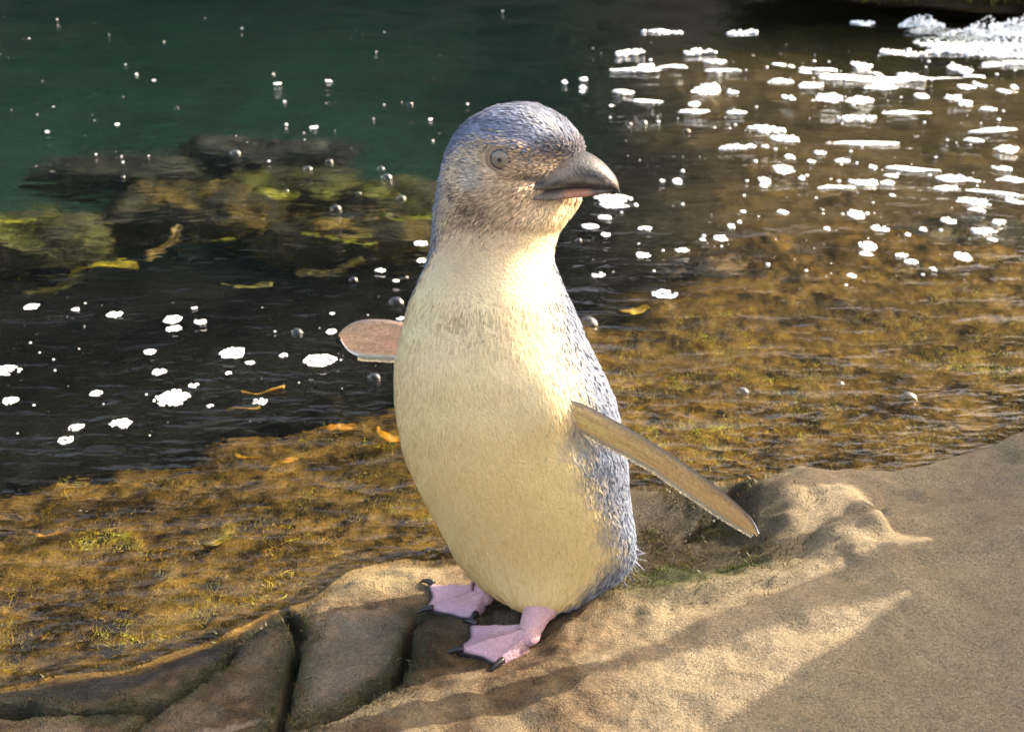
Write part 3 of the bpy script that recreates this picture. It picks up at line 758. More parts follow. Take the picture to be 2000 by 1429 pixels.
# countless specks of froth
mbd = MB(); r = np.random.default_rng(5)
for i in range(380):
    if i < 270: px = 1150 + 900 * r.uniform() ** 0.7; py = 90 + r.uniform() ** 1.2 * 480
    elif i < 340: px = r.uniform(0, 1000); py = r.uniform(20, 330)
    else: px = r.uniform(0, 780); py = r.uniform(560, 860)
    p = gp(px, py, ZW); t = (p - CAM) @ FW; q = t * (0.0004 + 0.0018 * r.uniform() ** 2.5) * (0.9 if i < 270 else 0.6)
    V = DV * [q, q, 0.6 * q] + [p[0], p[1], ZW + float(wave(np.array([p[0]]), np.array([p[1]]))[0])]
    mbd.V.append(V); mbd.F.append(np.array([0])); mbd.n += len(V)
nD = len(DV)
V = np.concatenate(mbd.V); F = [tuple(t + i * nD for t in f) for i in range(380) for f in DF3 + DF4]
tag(mesh_obj('foam_specks', V, F, M_FOAM), 'tiny white froth specks scattered over the pool', 'foam', kind='stuff')
# glassy bubbles
k = NT('bubble_mat')
lw = k.n('ShaderNodeLayerWeight'); lw.inputs[0].default_value = 0.32
gl = k.n('ShaderNodeBsdfGlossy'); gl.inputs['Roughness'].default_value = 0.08
tr = k.n('ShaderNodeBsdfTransparent'); mx = k.n('ShaderNodeMixShader')
n1 = k.noise(3.0, 4); mu = k.n('ShaderNodeMath', operation='MULTIPLY'); mu.inputs[1].default_value = 0.6
k.l(lw.outputs['Facing'], mu.inputs[0]); k.l(mu.outputs[0], mx.inputs[0])
k.l(tr.outputs[0], mx.inputs[1]); k.l(gl.outputs[0], mx.inputs[2]); k.l(mx.outputs[0], k.out.inputs[0])
M_BUBBLE = k.m
BV, BF3, BF4 = dome(20, 8)
bub = bpy.data.meshes.new('bubble')
bub.from_pydata([tuple(v) for v in BV], [], BF3 + BF4); bub.polygons.foreach_set('use_smooth', np.ones(len(bub.polygons), bool)); bub.materials.append(M_BUBBLE)
for px, py, q in [(460, 301, 13), (601, 332, 11), (755, 345, 13), (656, 411, 13), (783, 390, 12), (774, 592, 17), (731, 738, 14), (643, 316, 8), (744, 328, 8), (1148, 633, 22), (1772, 778, 20), (1450, 765, 14),
                  (1228, 243, 8), (1255, 240, 11), (1340, 258, 9), (700, 380, 7), (560, 375, 6), (690, 548, 10), (580, 650, 13), (1640, 748, 9), (1130, 470, 8), (240, 345, 5), (800, 200, 8), (345, 210, 6)]:
    p = gp(px, py, ZW); t = (p - CAM) @ FW
    o = bpy.data.objects.new('bubble', bub); COL.objects.link(o); s = q * t / FPX
    o.location = (p[0], p[1], ZW - 0.0006 + float(wave(np.array([p[0]]), np.array([p[1]]))[0])); o.scale = (s, s, s * 0.85)
    tag(o, 'single glassy air bubble resting on the pool surface', 'bubble', 'glassy bubbles on the water')
# white water breaking at the foot of the mossy boulder
r = np.random.default_rng(9)
def splash(name, pts, label):
    Vs = []; Fs = []; nn_ = 0
    for (px, py, h, w) in pts:
        p = gp(px, py, ZW)
        for j in range(int(520 * w / 0.1)):
            a = r.uniform(0, 2 * np.pi); q = w * math.sqrt(r.uniform()); hh = h * (1 - (q / w) ** 1.3) * r.uniform(0, 1) ** 0.7
            s = r.uniform(0.0010, 0.0045) * (1.1 - 0.6 * hh / max(h, 1e-3))
            sc = np.array([s, s, s * r.uniform(0.7, 1.8)])
            Vb = np.concatenate([DV, ]) * sc + [p[0] + q * math.cos(a), p[1] + 0.6 * q * math.sin(a), ZW + hh - s * 0.3]
            Vs.append(Vb); Fs += [tuple(t + nn_ for t in f) for f in DF3 + DF4]; nn_ += len(DV)
    return tag(mesh_obj(name, np.concatenate(Vs), Fs, M_FOAM), label, 'foam', kind='stuff')
splash('white_water', [(1800, 52, 0.030, 0.05), (1830, 66, 0.012, 0.06), (1890, 74, 0.022, 0.07), (1925, 72, 0.045, 0.06), (1965, 80, 0.025, 0.07), (2005, 68, 0.05, 0.09), (2060, 70, 0.05, 0.12), (1860, 86, 0.006, 0.08), (1960, 98, 0.006, 0.12)],
       'white water splashing at the foot of the mossy boulder')

# ------------------------------------------------------------------ the penguin
BIRD = empty('penguin', tuple(gp(960, 1245)))
tag(BIRD, 'small blue grey penguin with cream belly standing on the sandstone shelf, flippers out', 'penguin')
B0 = np.array(BIRD.location)
#        row   left  right  Y      half depth
ROWS = np.array([
    (202, 1010, 1026, 0.004, 0.004), (204, 992, 1042, 0.004, 0.0095), (208, 970, 1058, 0.004, 0.0145), (215, 952, 1073, 0.004, 0.0190), (225, 931, 1091, 0.004, 0.0230), (237, 914, 1107, 0.004, 0.0258), (250, 900, 1119, 0.004, 0.0280), (266, 888, 1130, 0.004, 0.0302),
    (285, 877, 1138, 0.004, 0.0320), (320, 866, 1136, 0.004, 0.0335), (355, 858, 1131, 0.005, 0.0335), (385, 853, 1134, 0.006, 0.0330), (400, 850, 1128, 0.006, 0.0325),
    (425, 848, 1112, 0.007, 0.0320), (450, 846, 1095, 0.008, 0.0315), (475, 843, 1086, 0.008, 0.0320), (500, 838, 1082, 0.008, 0.0330), (550, 819, 1096, 0.008, 0.0370),
    (600, 797, 1119, 0.008, 0.0420), (650, 782, 1140, 0.008, 0.0465), (700, 772, 1163, 0.008, 0.0505), (750, 769, 1184, 0.008, 0.0535), (800, 772, 1203, 0.009, 0.0555),
    (850, 780, 1215, 0.010, 0.0565), (900, 794, 1224, 0.012, 0.0565), (950, 814, 1228, 0.014, 0.0555), (1000, 839, 1234, 0.016, 0.0530), (1050, 867, 1240, 0.018, 0.0480),
    (1100, 897, 1234, 0.019, 0.0410), (1130, 922, 1210, 0.017, 0.0350), (1150, 946, 1182, 0.014, 0.0300), (1170, 976, 1150, 0.010, 0.0240), (1186, 1006, 1118, 0.006, 0.0170), (1196, 1028, 1092, 0.003, 0.0090)])
def catmull(t, xp, fp):
    m = np.gradient(fp, xp)
    i = np.clip(np.searchsorted(xp, t) - 1, 0, len(xp) - 2)
    h = xp[i + 1] - xp[i]; s = (t - xp[i]) / h
    return (2 * s**3 - 3 * s**2 + 1) * fp[i] + (s**3 - 2 * s**2 + s) * h * m[i] + (-2 * s**3 + 3 * s**2) * fp[i + 1] + (s**3 - s**2) * h * m[i + 1]
def sect(py):
    py = np.asarray(py, float)
    return [catmull(py, ROWS[:, 0], ROWS[:, i]) for i in (1, 2, 3, 4)]
def body_pt(py, phi):
    """surface point on the section seen at row py; phi 0 faces the camera, +90 deg the right of the picture"""
    py, phi = np.broadcast_arrays(np.asarray(py, float), np.asarray(phi, float)); sh = py.shape
    py, phi = py.ravel(), phi.ravel()
    l, r_, yc, b = sect(py)
    d = FW[None] + UP[None] * ((CY - py) / FPX)[:, None]
    s = (yc - CAM[1]) / d[:, 1]
    c = CAM + d * s[:, None]
    dn = d / np.linalg.norm(d, axis=1)[:, None]
    x0 = ((l + r_) / 2 - CX) / FPX * s; a = (r_ - l) / 2 / FPX * s
    sn = np.sin(phi)
    narrow = 1 - 0.42 * sst(-0.1, 0.95, sn) * sst(265, 320, py) * (1 - sst(385, 440, py))      # the face narrows towards the bill
    P = c - dn * (b * narrow * np.cos(phi))[:, None]
    P[:, 0] += x0 + a * sn
    # brow, cheek and lore relief
    return P.reshape(*sh, 3)
def on_body(px, py):
    l, r_, _, _ = sect(np.array([py])); 
    return body_pt(py, math.asin(max(-0.999, min(0.999, (px - (l[0] + r_[0]) / 2) / ((r_[0] - l[0]) / 2)))))
def body_phi(P):
    px, py, t = proj(P)
    pyc = np.clip(py, 202, 1196)
    l, r_, yc, b = sect(pyc)
    d = FW[None] + UP[None] * ((CY - pyc) / FPX)[:, None]
    s = (yc - CAM[1]) / d[:, 1]
    x = (px - (l + r_) / 2) / ((r_ - l) / 2)
    z = (t - s) / (b / np.linalg.norm(d, axis=1))
    return px, py, np.degrees(np.arctan2(x, -z))

BILL_B = on_body(1112, 340)
EYE_P = on_body(977, 312)
def lerp3(a, b, t): return a + (np.asarray(b) - a) * np.clip(t, 0, 1)[:, None]
def plumage_colour(P):
    px, py, phi = body_phi(P)
    n1 = fbm(px / 60, py / 60, 301, 3); n2 = fbm(px / 18, py / 26, 303, 3)
    c = np.tile(np.array([0.90, 0.715, 0.43]), (len(P), 1))                      # cream belly, warm bounce light put into the colour, more golden lower down
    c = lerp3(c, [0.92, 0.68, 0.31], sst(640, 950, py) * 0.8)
    # brownish wash low on the neck
    e = np.exp(-(((px - 925) / 95) ** 2 + ((py - 625) / 55) ** 2))
    hf = vnoise(px / 2.6, py / 5.0, 305)
    c = lerp3(c, [0.40, 0.29, 0.17], e * np.clip(0.25 + 1.0 * hf, 0, 1))
    # neck and cheeks: tan grey, fading down into the cream
    thr = (px - 1010) * 0.62 + (py - 520) * 0.57                               # > 0: the pale throat
    head = 1 - sst(450, 640, py + 40 * n1 - 0.10 * (px - 940))
    tan = head * (1 - sst(-55, 10, thr))
    c = lerp3(c, np.array([0.64, 0.46, 0.30]) * (1 + 0.25 * n2)[:, None], tan)
    c = lerp3(c, [0.20, 0.135, 0.085], 1.0 * np.exp(-(((px - 925) / 44) ** 2 + ((py - 412) / 30) ** 2)) * (0.75 + n2))
    c = lerp3(c, [0.19, 0.15, 0.125], 0.9 * np.exp(-(((px - 1055) / 50) ** 2 + ((py - 345) / 26) ** 2)))
    c = lerp3(c, [0.46, 0.42, 0.40], 0.8 * np.exp(-(((px - 930) / 30) ** 2 + ((py - 345) / 26) ** 2)))
    c = lerp3(c, [0.05, 0.035, 0.03], 1.3 * np.exp(-(((px - 889) / 5) ** 2 + ((py - 376) / 15) ** 2)))
    c = lerp3(c, [0.09, 0.10, 0.13], 0.8 * np.exp(-(((px - 915) / 12) ** 2 + ((py - 322) / 10) ** 2)))
    c = lerp3(c, [0.62, 0.26, 0.15], 0.9 * np.exp(-(((px - 1126) / 16) ** 2 + ((py - 384) / 7) ** 2)))
    # crown
    line = np.interp(px, [840, 880, 915, 950, 1000, 1040, 1080, 1140], [372, 312, 288, 274, 288, 304, 312, 322])
    blue = np.array([0.125, 0.150, 0.222])
    c = lerp3(c, blue * (1 + 0.35 * n2)[:, None], 1 - sst(-16, 12, py - line + 14 * n2))
    c = lerp3(c, [0.17, 0.14, 0.14], (1 - sst(0, 30, np.abs(py - 290))) * sst(1050, 1100, px) * 0.7)
    # flank and back
    pr = np.interp(py, [380, 450, 500, 560, 600, 700, 760, 800, 860, 950, 1050, 1120, 1180], [100, 92, 74, 58, 50, 44, 46, 42, 36, 42, 50, 48, 62])
    bk = sst(-16, 14, phi - pr + 10 * n2)
    pl = np.interp(py, [350, 450, 550, 700, 1100], [-62, -66, -86, -112, -125])
    bk = np.maximum(bk, sst(-14, 14, pl - phi + 8 * n2))
    bk = np.where(py < 330, 0, bk)
    back = np.array([0.155, 0.185, 0.255])
    c = lerp3(c, back * (1 + 0.25 * n1)[:, None], bk)
    return c, bk

NR, NC = 260, 200
v_ = np.linspace(0, 1, NR); pys = 203 + (1196 - 203) * (v_ + 0.02 * np.sin(2 * np.pi * v_) * 0)
pys = np.concatenate([[202, 202.5, 203.2, 204.2, 205.5, 207.5, 209.7, 212.3], np.linspace(215, 1186, NR - 14), [1188, 1190, 1192, 1193.8, 1195, 1196]])
phs = np.linspace(-np.pi, np.pi, NC, endpoint=False)
G = body_pt(pys[:, None] + 0 * phs[None], phs[None] + 0 * pys[:, None])
def grid_normals(G):
    du = np.gradient(G, axis=0); dv = np.roll(G, -1, 1) - np.roll(G, 1, 1)
    N = np.cross(dv, du); N /= np.linalg.norm(N, axis=2)[..., None] + 1e-12
    out = G - G.mean(1, keepdims=True)
    s = np.sign((N * out).sum(2, keepdims=True)); s[s == 0] = 1
    return N * s
GN = grid_normals(G)
# relief: brow ridge, eye socket, cheek fold, soft plumage folds on the belly
gpx, gpy, _ = proj(G.reshape(-1, 3)); gpx = gpx.reshape(G.shape[:2]); gpy = gpy.reshape(G.shape[:2])
front = np.cos(phs)[None] > -0.1
relief = 0.0016 * np.exp(-(((gpx - 985) / 60) ** 2 + ((gpy - 284 - 0.15 * (gpx - 985)) / 14) ** 2)) - 0.0022 * np.exp(-(((gpx - 977) / 26) ** 2 + ((gpy - 313) / 22) ** 2))
relief += 0.0018 * np.exp(-(((gpx - 930) / 35) ** 2 + ((gpy - 372) / 26) ** 2)) - 0.0014 * np.exp(-(((gpx - 1040) / 60) ** 2 + ((gpy - 352) / 10) ** 2))
relief = relief * front
relief += 0.0011 * fbm(gpx / 70, gpy / 130, 311, 3) * sst(480, 600, gpy) * np.where(front, 1, 0.4)
# shoulder bulge above the near flipper and hollow beneath it
relief += 0.0050 * np.exp(-(((gpx - 1075) / 50) ** 2 + ((gpy - 790) / 70) ** 2)) * front - 0.004 * np.exp(-(((gpx - 1130) / 35) ** 2 + ((gpy - 860) / 40) ** 2)) * front
G = G + GN * relief[..., None]
GN = grid_normals(G)
bm = MB()
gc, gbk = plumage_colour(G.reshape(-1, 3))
Fg = [tuple(f) for f in grid_faces(len(pys), NC, True)]
Fg.append(tuple(range(NC))); Fg.append(tuple((len(pys) - 1) * NC + i for i in range(NC))[::-1])
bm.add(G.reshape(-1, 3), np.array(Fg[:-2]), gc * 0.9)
bm.F.append([Fg[-2], Fg[-1]])
PINK = np.array([0.56, 0.33, 0.36])

# flippers: lens section between two outlines, each at its own distance
def flipper(upper, lower, yu, yl, nu, nv, thick, side, cols):
    U = np.array(upper, float); L = np.array(lower, float)
    def resample(A, n):
        s = np.r_[0, np.cumsum(np.linalg.norm(np.diff(A, axis=0), axis=1))]; t = np.linspace(0, s[-1], n)
        return np.stack([np.interp(t, s, A[:, 0]), np.interp(t, s, A[:, 1])], 1)
    U = resample(U, nu); L = resample(L, nu)
    for _ in range(3):
        U[1:-1] = 0.5 * U[1:-1] + 0.25 * (U[:-2] + U[2:]); L[1:-1] = 0.5 * L[1:-1] + 0.25 * (L[:-2] + L[2:])
    u = np.linspace(0, 1, nu)
    PU = np.array([at(a, b, yu[0] + (yu[1] - yu[0]) * t) for (a, b), t in zip(U, u)])
    PL = np.array([at(a, b, yl[0] + (yl[1] - yl[0]) * t) for (a, b), t in zip(L, u)])
    v = np.linspace(0, 1, nv)
    mid = PU[:, None] * (1 - v)[None, :, None] + PL[:, None] * v[None, :, None]
    du = np.gradient(mid, axis=0); dv = np.gradient(mid, axis=1)
    N = np.cross(du, dv); N /= np.linalg.norm(N, axis=2)[..., None] + 1e-9
    if (N[nu // 2, nv // 2] @ (CAM - mid[nu // 2, nv // 2])) < 0: N = -N
    th = thick * (1 - 0.55 * u)[:, None] * (np.sin(np.pi * np.clip(v, 0, 1)) ** 0.6 * (1.25 - 0.7 * v))[None] 
    A = mid + N * (th * 0.5)[..., None]; Bk = mid - N * (th * 0.5)[..., None]
    V = np.concatenate([A.reshape(-1, 3), Bk.reshape(-1, 3)]); n = nu * nv
    F1 = grid_faces(nu, nv)
    F = [tuple(f) for f in F1] + [tuple(f[::-1] + n) for f in F1]
    uu = np.repeat(u[:, None], nv, 1).ravel(); vv = np.repeat(v[None], nu, 0).ravel()
    ns = fbm(uu * 7, vv * 16, 321, 4)
    edge_lo = sst(0.86, 0.95, vv); edge_up = 1 - sst(0.03, 0.10, vv)
    ci = np.tile(np.array(cols[0]), (n, 1)); ci = lerp3(ci, cols[1], sst(0.0, 0.9, uu) * (0.6 + 0.5 * ns))
    ci = lerp3(ci, [0.80, 0.75, 0.66], edge_lo); ci = lerp3(ci, [0.10, 0.11, 0.15], edge_up)
    co = np.tile(np.array([0.15, 0.18, 0.25]), (n, 1)); co = lerp3(co, [0.80, 0.75, 0.66], edge_lo)
    ci = ci * (1 + 0.30 * ns)[:, None]; ci = lerp3(ci, [0.34, 0.26, 0.19], 0.35 * (1 - sst(0.05, 0.40, vv + 0.1 * ns)))
    return V, F, np.concatenate([ci, co]), A, mid
UPN = [(1085, 782), (1110, 780), (1135, 786), (1180, 809), (1250, 848), (1320, 893), (1380, 934), (1430, 974), (1462, 1004), (1477, 1026), (1481, 1042)]
LON = [(1090, 812), (1112, 826), (1140, 842), (1170, 858), (1225, 886), (1280, 917), (1330, 953), (1400, 1000), (1440, 1025), (1466, 1040), (1479, 1045)]
Vn, Fn, Cn, An, _ = flipper(UPN, LON, (-0.035, -0.034), (-0.029, -0.014), 60, 17, 0.0052, 1, ([0.92, 0.64, 0.30], [0.88, 0.58, 0.34]))
bm.add(Vn, np.array(Fn), Cn)
UPF = [(830, 640), (790, 629), (750, 623), (715, 623), (690, 628), (674, 638), (667, 648), (665, 658)]
LOF = [(830, 714), (790, 703), (750, 700), (718, 699), (698, 696), (682, 688), (671, 676), (665, 662)]
Vf, Ff, Cf, Af, _ = flipper(UPF, LOF, (0.035, 0.075), (0.020, 0.055), 30, 17, 0.0060, -1, ([0.82, 0.40, 0.22], [0.60, 0.36, 0.19]))
bm.add(Vf, np.array(Ff), Cf)

FLIP = [(An, Cn[:len(Cn) // 2].reshape(An.shape)), (Af, Cf[:len(Cf) // 2].reshape(Af.shape))]
# thin translucent feather fringe along the trailing edges
FR_P, FR_D = [], []
for lo, yl, n_ in ((LON, (-0.029, -0.014), 1500), (LOF, (0.020, 0.055), 420)):
    A_ = np.array(lo, float); s_ = np.r_[0, np.cumsum(np.linalg.norm(np.diff(A_, axis=0), axis=1))]; q_ = RNG.uniform(0.04, 0.985, n_) if n_ > 500 else RNG.uniform(0.2, 0.72, n_)
    xs_ = np.interp(q_ * s_[-1], s_, A_[:, 0]); ys_ = np.interp(q_ * s_[-1], s_, A_[:, 1])
    P_ = np.array([at(a, b, yl[0] + (yl[1] - yl[0]) * t) for a, b, t in zip(xs_, ys_ - 3, q_)])
    T_ = np.array([at(*A_[-1], yl[1]) - at(*A_[0], yl[0])]); T_ /= np.linalg.norm(T_)
    ch_ = np.array([-0.50, 0.12, -0.85]) if n_ > 500 else np.array([-0.15, 0.1, -1.0])
    FR_P.append(P_); FR_D.append(T_ * 0.25 + ch_ + RNG.normal(0, 0.08, (n_, 3)))
# webbed feet
def foot(ankle, heel, tips, seed):
    tips = [np.array(t) for t in tips]; heel = np.array(heel)
    nu, nv = 22, 31
    u = np.linspace(0, 1, nu); v = np.linspace(0, 1, nv)
    T = np.zeros((nu, nv, 3)); th = np.zeros((nu, nv))
    for j, vv in enumerate(v):
        s = vv * 2
        k0, k1, f = (0, 1, s) if s <= 1 else (1, 2, s - 1)
        ray_ = np.array([tips[i] - heel for i in (k0, k1)])
        d = ray_[0] * (1 - f) + ray_[1] * f
        d = d / np.linalg.norm(d) * (np.linalg.norm(ray_[0]) * (1 - f) + np.linalg.norm(ray_[1]) * f)
        gap = math.sin(math.pi * f) ** 2
        base_w = 0.0055
        sd_ = np.cross([0, 0, 1], (tips[1] - heel)); sd_ /= np.linalg.norm(sd_)
        start = heel + sd_ * base_w * (1 - 2 * vv) * (-1 if np.dot(tips[0] - heel, sd_) < 0 else 1)
        end = heel + d * (1 - 0.13 * gap)
        ridge = math.cos(math.pi * f) ** 2 if True else 0
        ridge = ridge ** 2
        for i, uu in enumerate(u):
            T[i, j] = start * (1 - uu) + end * uu
            hump = 0.0085 * (1 - uu) ** 1.3 + (0.0012 + 0.0032 * ridge * (1 - 0.45 * uu)) * (1 - 0.25 * uu) + 0.0012 * ridge * math.exp(-((uu - 0.55) / 0.12) ** 2)
            th[i, j] = hump
    edge = np.minimum(np.minimum(v, 1 - v)[None] * 16, 1) ** 0.5 * np.minimum((1 - u)[:, None] * 9 + 0.25, 1) ** 0.5
    gz = terr_z(T[..., 0].ravel(), T[..., 1].ravel()).reshape(nu, nv)
    top = T.copy(); top[..., 2] = 0.0012 + th * edge
    bot = T.copy(); bot[..., 2] = -0.0022
    V = np.concatenate([top.reshape(-1, 3), bot.reshape(-1, 3)]); n = nu * nv
    F1 = grid_faces(nu, nv)
    F = [tuple(f) for f in F1] + [tuple(f[::-1] + n) for f in F1]
    ring = [i for i in range(nv)] + [i * nv + nv - 1 for i in range(1, nu)] + [(nu - 1) * nv + i for i in range(nv - 2, -1, -1)] + [i * nv for i in range(nu - 2, 0, -1)]
    F += [(ring[i], ring[i - 1], ring[i - 1] + n, ring[i] + n) for i in range(len(ring))]
    uu = np.repeat(u[:, None], nv, 1).ravel(); vv = np.repeat(v[None], nu, 0).ravel()
    c = np.tile(PINK, (n, 1)) * (1 + 0.15 * fbm(uu * 12, vv * 14, seed, 3))[:, None]
    c = lerp3(c, [0.47, 0.30, 0.40], sst(0.35, 0.9, uu) * 0.6)
    c = lerp3(c, [0.045, 0.035, 0.04], sst(0.93, 0.99, uu))
    c = lerp3(c, [0.34, 0.20, 0.24], 0.5 * np.exp(-((np.sin(uu * 46)) / 0.35) ** 2) * np.cos(np.pi * ((vv * 2) % 1)) ** 4)
    cb = np.tile(np.array([0.03, 0.025, 0.03]), (n, 1))
    bm.add(V, F1, None); bm.V[-1] = V[:n]; bm.n -= n          # top sheet first
    bm.C.append(c)
    start_n = bm.n - n
    bm.V.append(V[n:]); bm.C.append(cb); bm.n += n
    bm.F.append([tuple(np.array(f) + start_n) for f in F[len(F1):]])
    # shank
    A = np.array(ankle); H = heel + [0, 0, 0.0075]
    pts = [A, A * 0.6 + H * 0.4 + [0.001, 0.001, 0.002], A * 0.25 + H * 0.75, H, H * 0.8 + tips[1] * 0.2 + [0, 0, -0.001]]
    pts = np.array(pts); tt = np.linspace(0, 4, 17); P = np.stack([catmull(tt, np.arange(5.0), pts[:, i]) for i in range(3)], 1)
    rr = np.interp(tt, [0, 1, 2, 3, 4], [0.0115, 0.0085, 0.0070, 0.0072, 0.0045])
    Vt, Ft = tube(P, rr, 18, 0.9)
    ct = np.tile(PINK, (len(Vt), 1)) * (1 + 0.15 * fbm(Vt[:, 0] * 300, Vt[:, 2] * 300, seed + 3, 3))[:, None]
    bm.V.append(Vt); bm.C.append(ct); bm.F.append([tuple(np.array(f) + bm.n) for f in Ft]); bm.n += len(Vt)
    return tips, heel
def bent(px, py, z=0.0): return gp(px, py, z)
NEAR = foot(at(1052, 1188, -0.002), gp(1030, 1262), [gp(922, 1222), gp(893, 1276), gp(974, 1302)], 401)
FAR = foot(at(950, 1135, 0.030), gp(945, 1182), [gp(838, 1143), gp(835, 1196), gp(925, 1212)], 402)
k = NT('skin_feather_mat'); c = k.attr(); n1 = k.noise(900, 5, 0.65)
c = k.mix(c, k.ramp(n1.outputs[0], [(0.25, (0.86, 0.86, 0.86)), (0.75, (1.14, 1.14, 1.14))]), 1.0, 'MULTIPLY')
k.l(c, k.b.inputs['Base Color']); k.b.inputs['Roughness'].default_value = 0.62; k.b.inputs['Specular IOR Level'].default_value = 0.3
vo = k.n('ShaderNodeTexVoronoi'); vo.inputs['Scale'].default_value = 620; k.l(k.obj(), vo.inputs['Vector'])
k.l(k.bump(vo.outputs['Distance'], 0.5, 0.0007, k.bump(n1.outputs[0], 0.6, 0.0012)), k.b.inputs['Normal'])
body = bm.build('body', k.m, BIRD)
body.location = -B0

# claws
M_CLAW = mat_plain('claw_mat', (0.02, 0.016, 0.018), 0.3, 0.5, 0.4, 400)
for tips, heel in (NEAR, FAR):
    for t in tips:
        d = t - heel; d[2] = 0; d /= np.linalg.norm(d)
        s = np.linspace(0, 1, 9)
        P = t + d * (-0.003 + s * 0.0105)[:, None] if False else np.array([t + d * (-0.0035 + 0.0105 * q) + np.array([0, 0, 0.0030 + 0.0008 * math.sin(q * 2.2) - 0.0034 * q * q]) for q in s])
        V, F = tube(P, 0.0021 * (1 - s) ** 0.7 + 0.0003, 10)
        o = mesh_obj('claw', V, F, M_CLAW, BIRD); o.location = -B0

# bill: upper and lower mandible
def bill_part(top, bot, yc, width, name, colfun, rough):
    T = np.array(top, float); Bm = np.array(bot, float); n = 40
    def rs(A):
        s = np.r_[0, np.cumsum(np.linalg.norm(np.diff(A, axis=0), axis=1))]; t = np.linspace(0, s[-1], n)
        o = np.stack([catmull(t, s, A[:, 0]), catmull(t, s, A[:, 1])], 1); return o
    T = rs(T); Bm = rs(Bm); m = 20
    V = []; 
    for i in range(n):
        q = i / (n - 1); y = yc[0] + (yc[1] - yc[0]) * q
        a = at(*T[i], y); b = at(*Bm[i], y); c = (a + b) / 2; h = (a - b) / 2
        fwd = np.array([0.0, -1.0, -0.30]); fwd /= np.linalg.norm(fwd)
        w = np.interp(q, [0, .25, .5, .75, .92, 1], width)
        for j in range(m):
            an = 2 * np.pi * j / m
            ca, sa = math.cos(an), math.sin(an)
            V.append(c + h * np.sign(ca) * abs(ca) ** 0.85 + fwd * w * np.sign(sa) * abs(sa) ** 0.8)
    V = np.array(V); F = [tuple(f) for f in grid_faces(n, m, True)] + [tuple(range(m))[::-1], tuple((n - 1) * m + j for j in range(m))]
    px, py, _ = proj(V)
    return V, F, colfun(px, py)
yb = float(BILL_B[1])
Y0 = 0.006                                             # the bill's own mid plane, in the middle of the head
def cu(px, py):
    n = fbm(px / 14, py / 5, 331, 4)
    c = np.tile(np.array([0.030, 0.031, 0.037]), (len(px), 1)) * (1 + 0.6 * n)[:, None]
    c = lerp3(c, [0.19, 0.145, 0.11], np.exp(-((py - np.interp(px, [1040, 1120, 1200], [346, 348, 360])) / 6) ** 2) * (0.7 + n))
    c = lerp3(c, [0.15, 0.125, 0.11], (1 - sst(1085, 1135, px)) * 0.75)
    c = lerp3(c, [0.012, 0.010, 0.010], np.exp(-((py - np.interp(px, [1040, 1120, 1200], [357, 360, 368])) / 3.5) ** 2) * 0.9)
    c = lerp3(c, [0.015, 0.013, 0.013], np.exp(-(((px - 1131) / 7) ** 2 + ((py - 329) / 3.5) ** 2)) * 1.4)
    c = lerp3(c, [0.10, 0.085, 0.075], sst(1090, 1050, px) * 0.0)
    return c
def cl(px, py):
    n = fbm(px / 14, py / 6, 333, 4)
    c = np.tile(np.array([0.13, 0.10, 0.085]), (len(px), 1)) * (1 + 0.5 * n)[:, None]
    c = lerp3(c, [0.55, 0.22, 0.13], sst(368, 373, py) * sst(1090, 1115, px) * (1 - sst(1145, 1165, px)) * 0.6)
    return c
BEAK = empty('beak', (0, 0, 0)); BEAK.parent = BIRD; BEAK.location = -B0
M_BILL = mat_vcol('bill_mat', 0.42, 0.35, 0.3, 600, 0.35)
Vb, Fb, Cb = bill_part([(1040, 322), (1075, 308), (1110, 299), (1140, 302), (1168, 314), (1190, 332), (1205, 351), (1211, 375)],
                       [(1030, 344), (1070, 350), (1105, 355), (1140, 359), (1170, 362), (1188, 365), (1200, 370), (1208, 378)], (-0.004, -0.010), [0.0175, 0.0150, 0.0100, 0.0066, 0.0040, 0.0011], 'upper_mandible', cu, 0.3)
mesh_obj('upper_mandible', Vb, Fb, M_BILL, BEAK, Cb)
Vb, Fb, Cb = bill_part([(1035, 342), (1070, 347), (1105, 351), (1140, 355), (1165, 359), (1182, 363), (1192, 366), (1198, 369)],
                       [(1035, 360), (1070, 367), (1100, 372), (1130, 375), (1150, 375), (1170, 374), (1186, 373), (1196, 372)], (-0.004, -0.010), [0.0172, 0.0146, 0.0094, 0.0056, 0.0030, 0.0008], 'lower_mandible', cl, 0.4)
mesh_obj('lower_mandible', Vb, Fb, M_BILL, BEAK, Cb)

# eyes
def eye_at(P, Nn):
    E = empty('eye', (0, 0, 0)); E.parent = BIRD; E.location = -B0
    Nn = Nn / np.linalg.norm(Nn); s = np.cross(Nn, [0, 0, 1]); s /= np.linalg.norm(s); u = np.cross(s, Nn)
    R = 0.0078; ctr = P - Nn * 0.0044
    def cap(a0, a1, r, name, mat, n=6, m=32, bulge=0.0):
        V = []
        for i in range(n + 1):
            a = a0 + (a1 - a0) * i / n
            for j in range(m):
                b = 2 * math.pi * j / m
                V.append(ctr + (r + bulge * math.sin(math.pi * i / n)) * (math.cos(a) * Nn + math.sin(a) * (math.cos(b) * s + math.sin(b) * u)))
        F = [tuple(f[::-1]) for f in grid_faces(n + 1, m, True)]
        if a0 < 0.01: F.append(tuple(range(m)))
        return mesh_obj(name, V, F, mat, E)
    cap(0.52, 1.5, R, 'eyeball', M_EYED); cap(0.10, 0.56, R + 0.0001, 'iris', M_IRIS); cap(0.0, 0.15, R + 0.0002, 'pupil', M_EYED)
    cap(0.68, 1.12, R + 0.0002, 'eyelid', M_LID, 8, 32, 0.0013)
    cap(0.0, 0.80, R + 0.0006, 'cornea', M_CORNEA, 10)
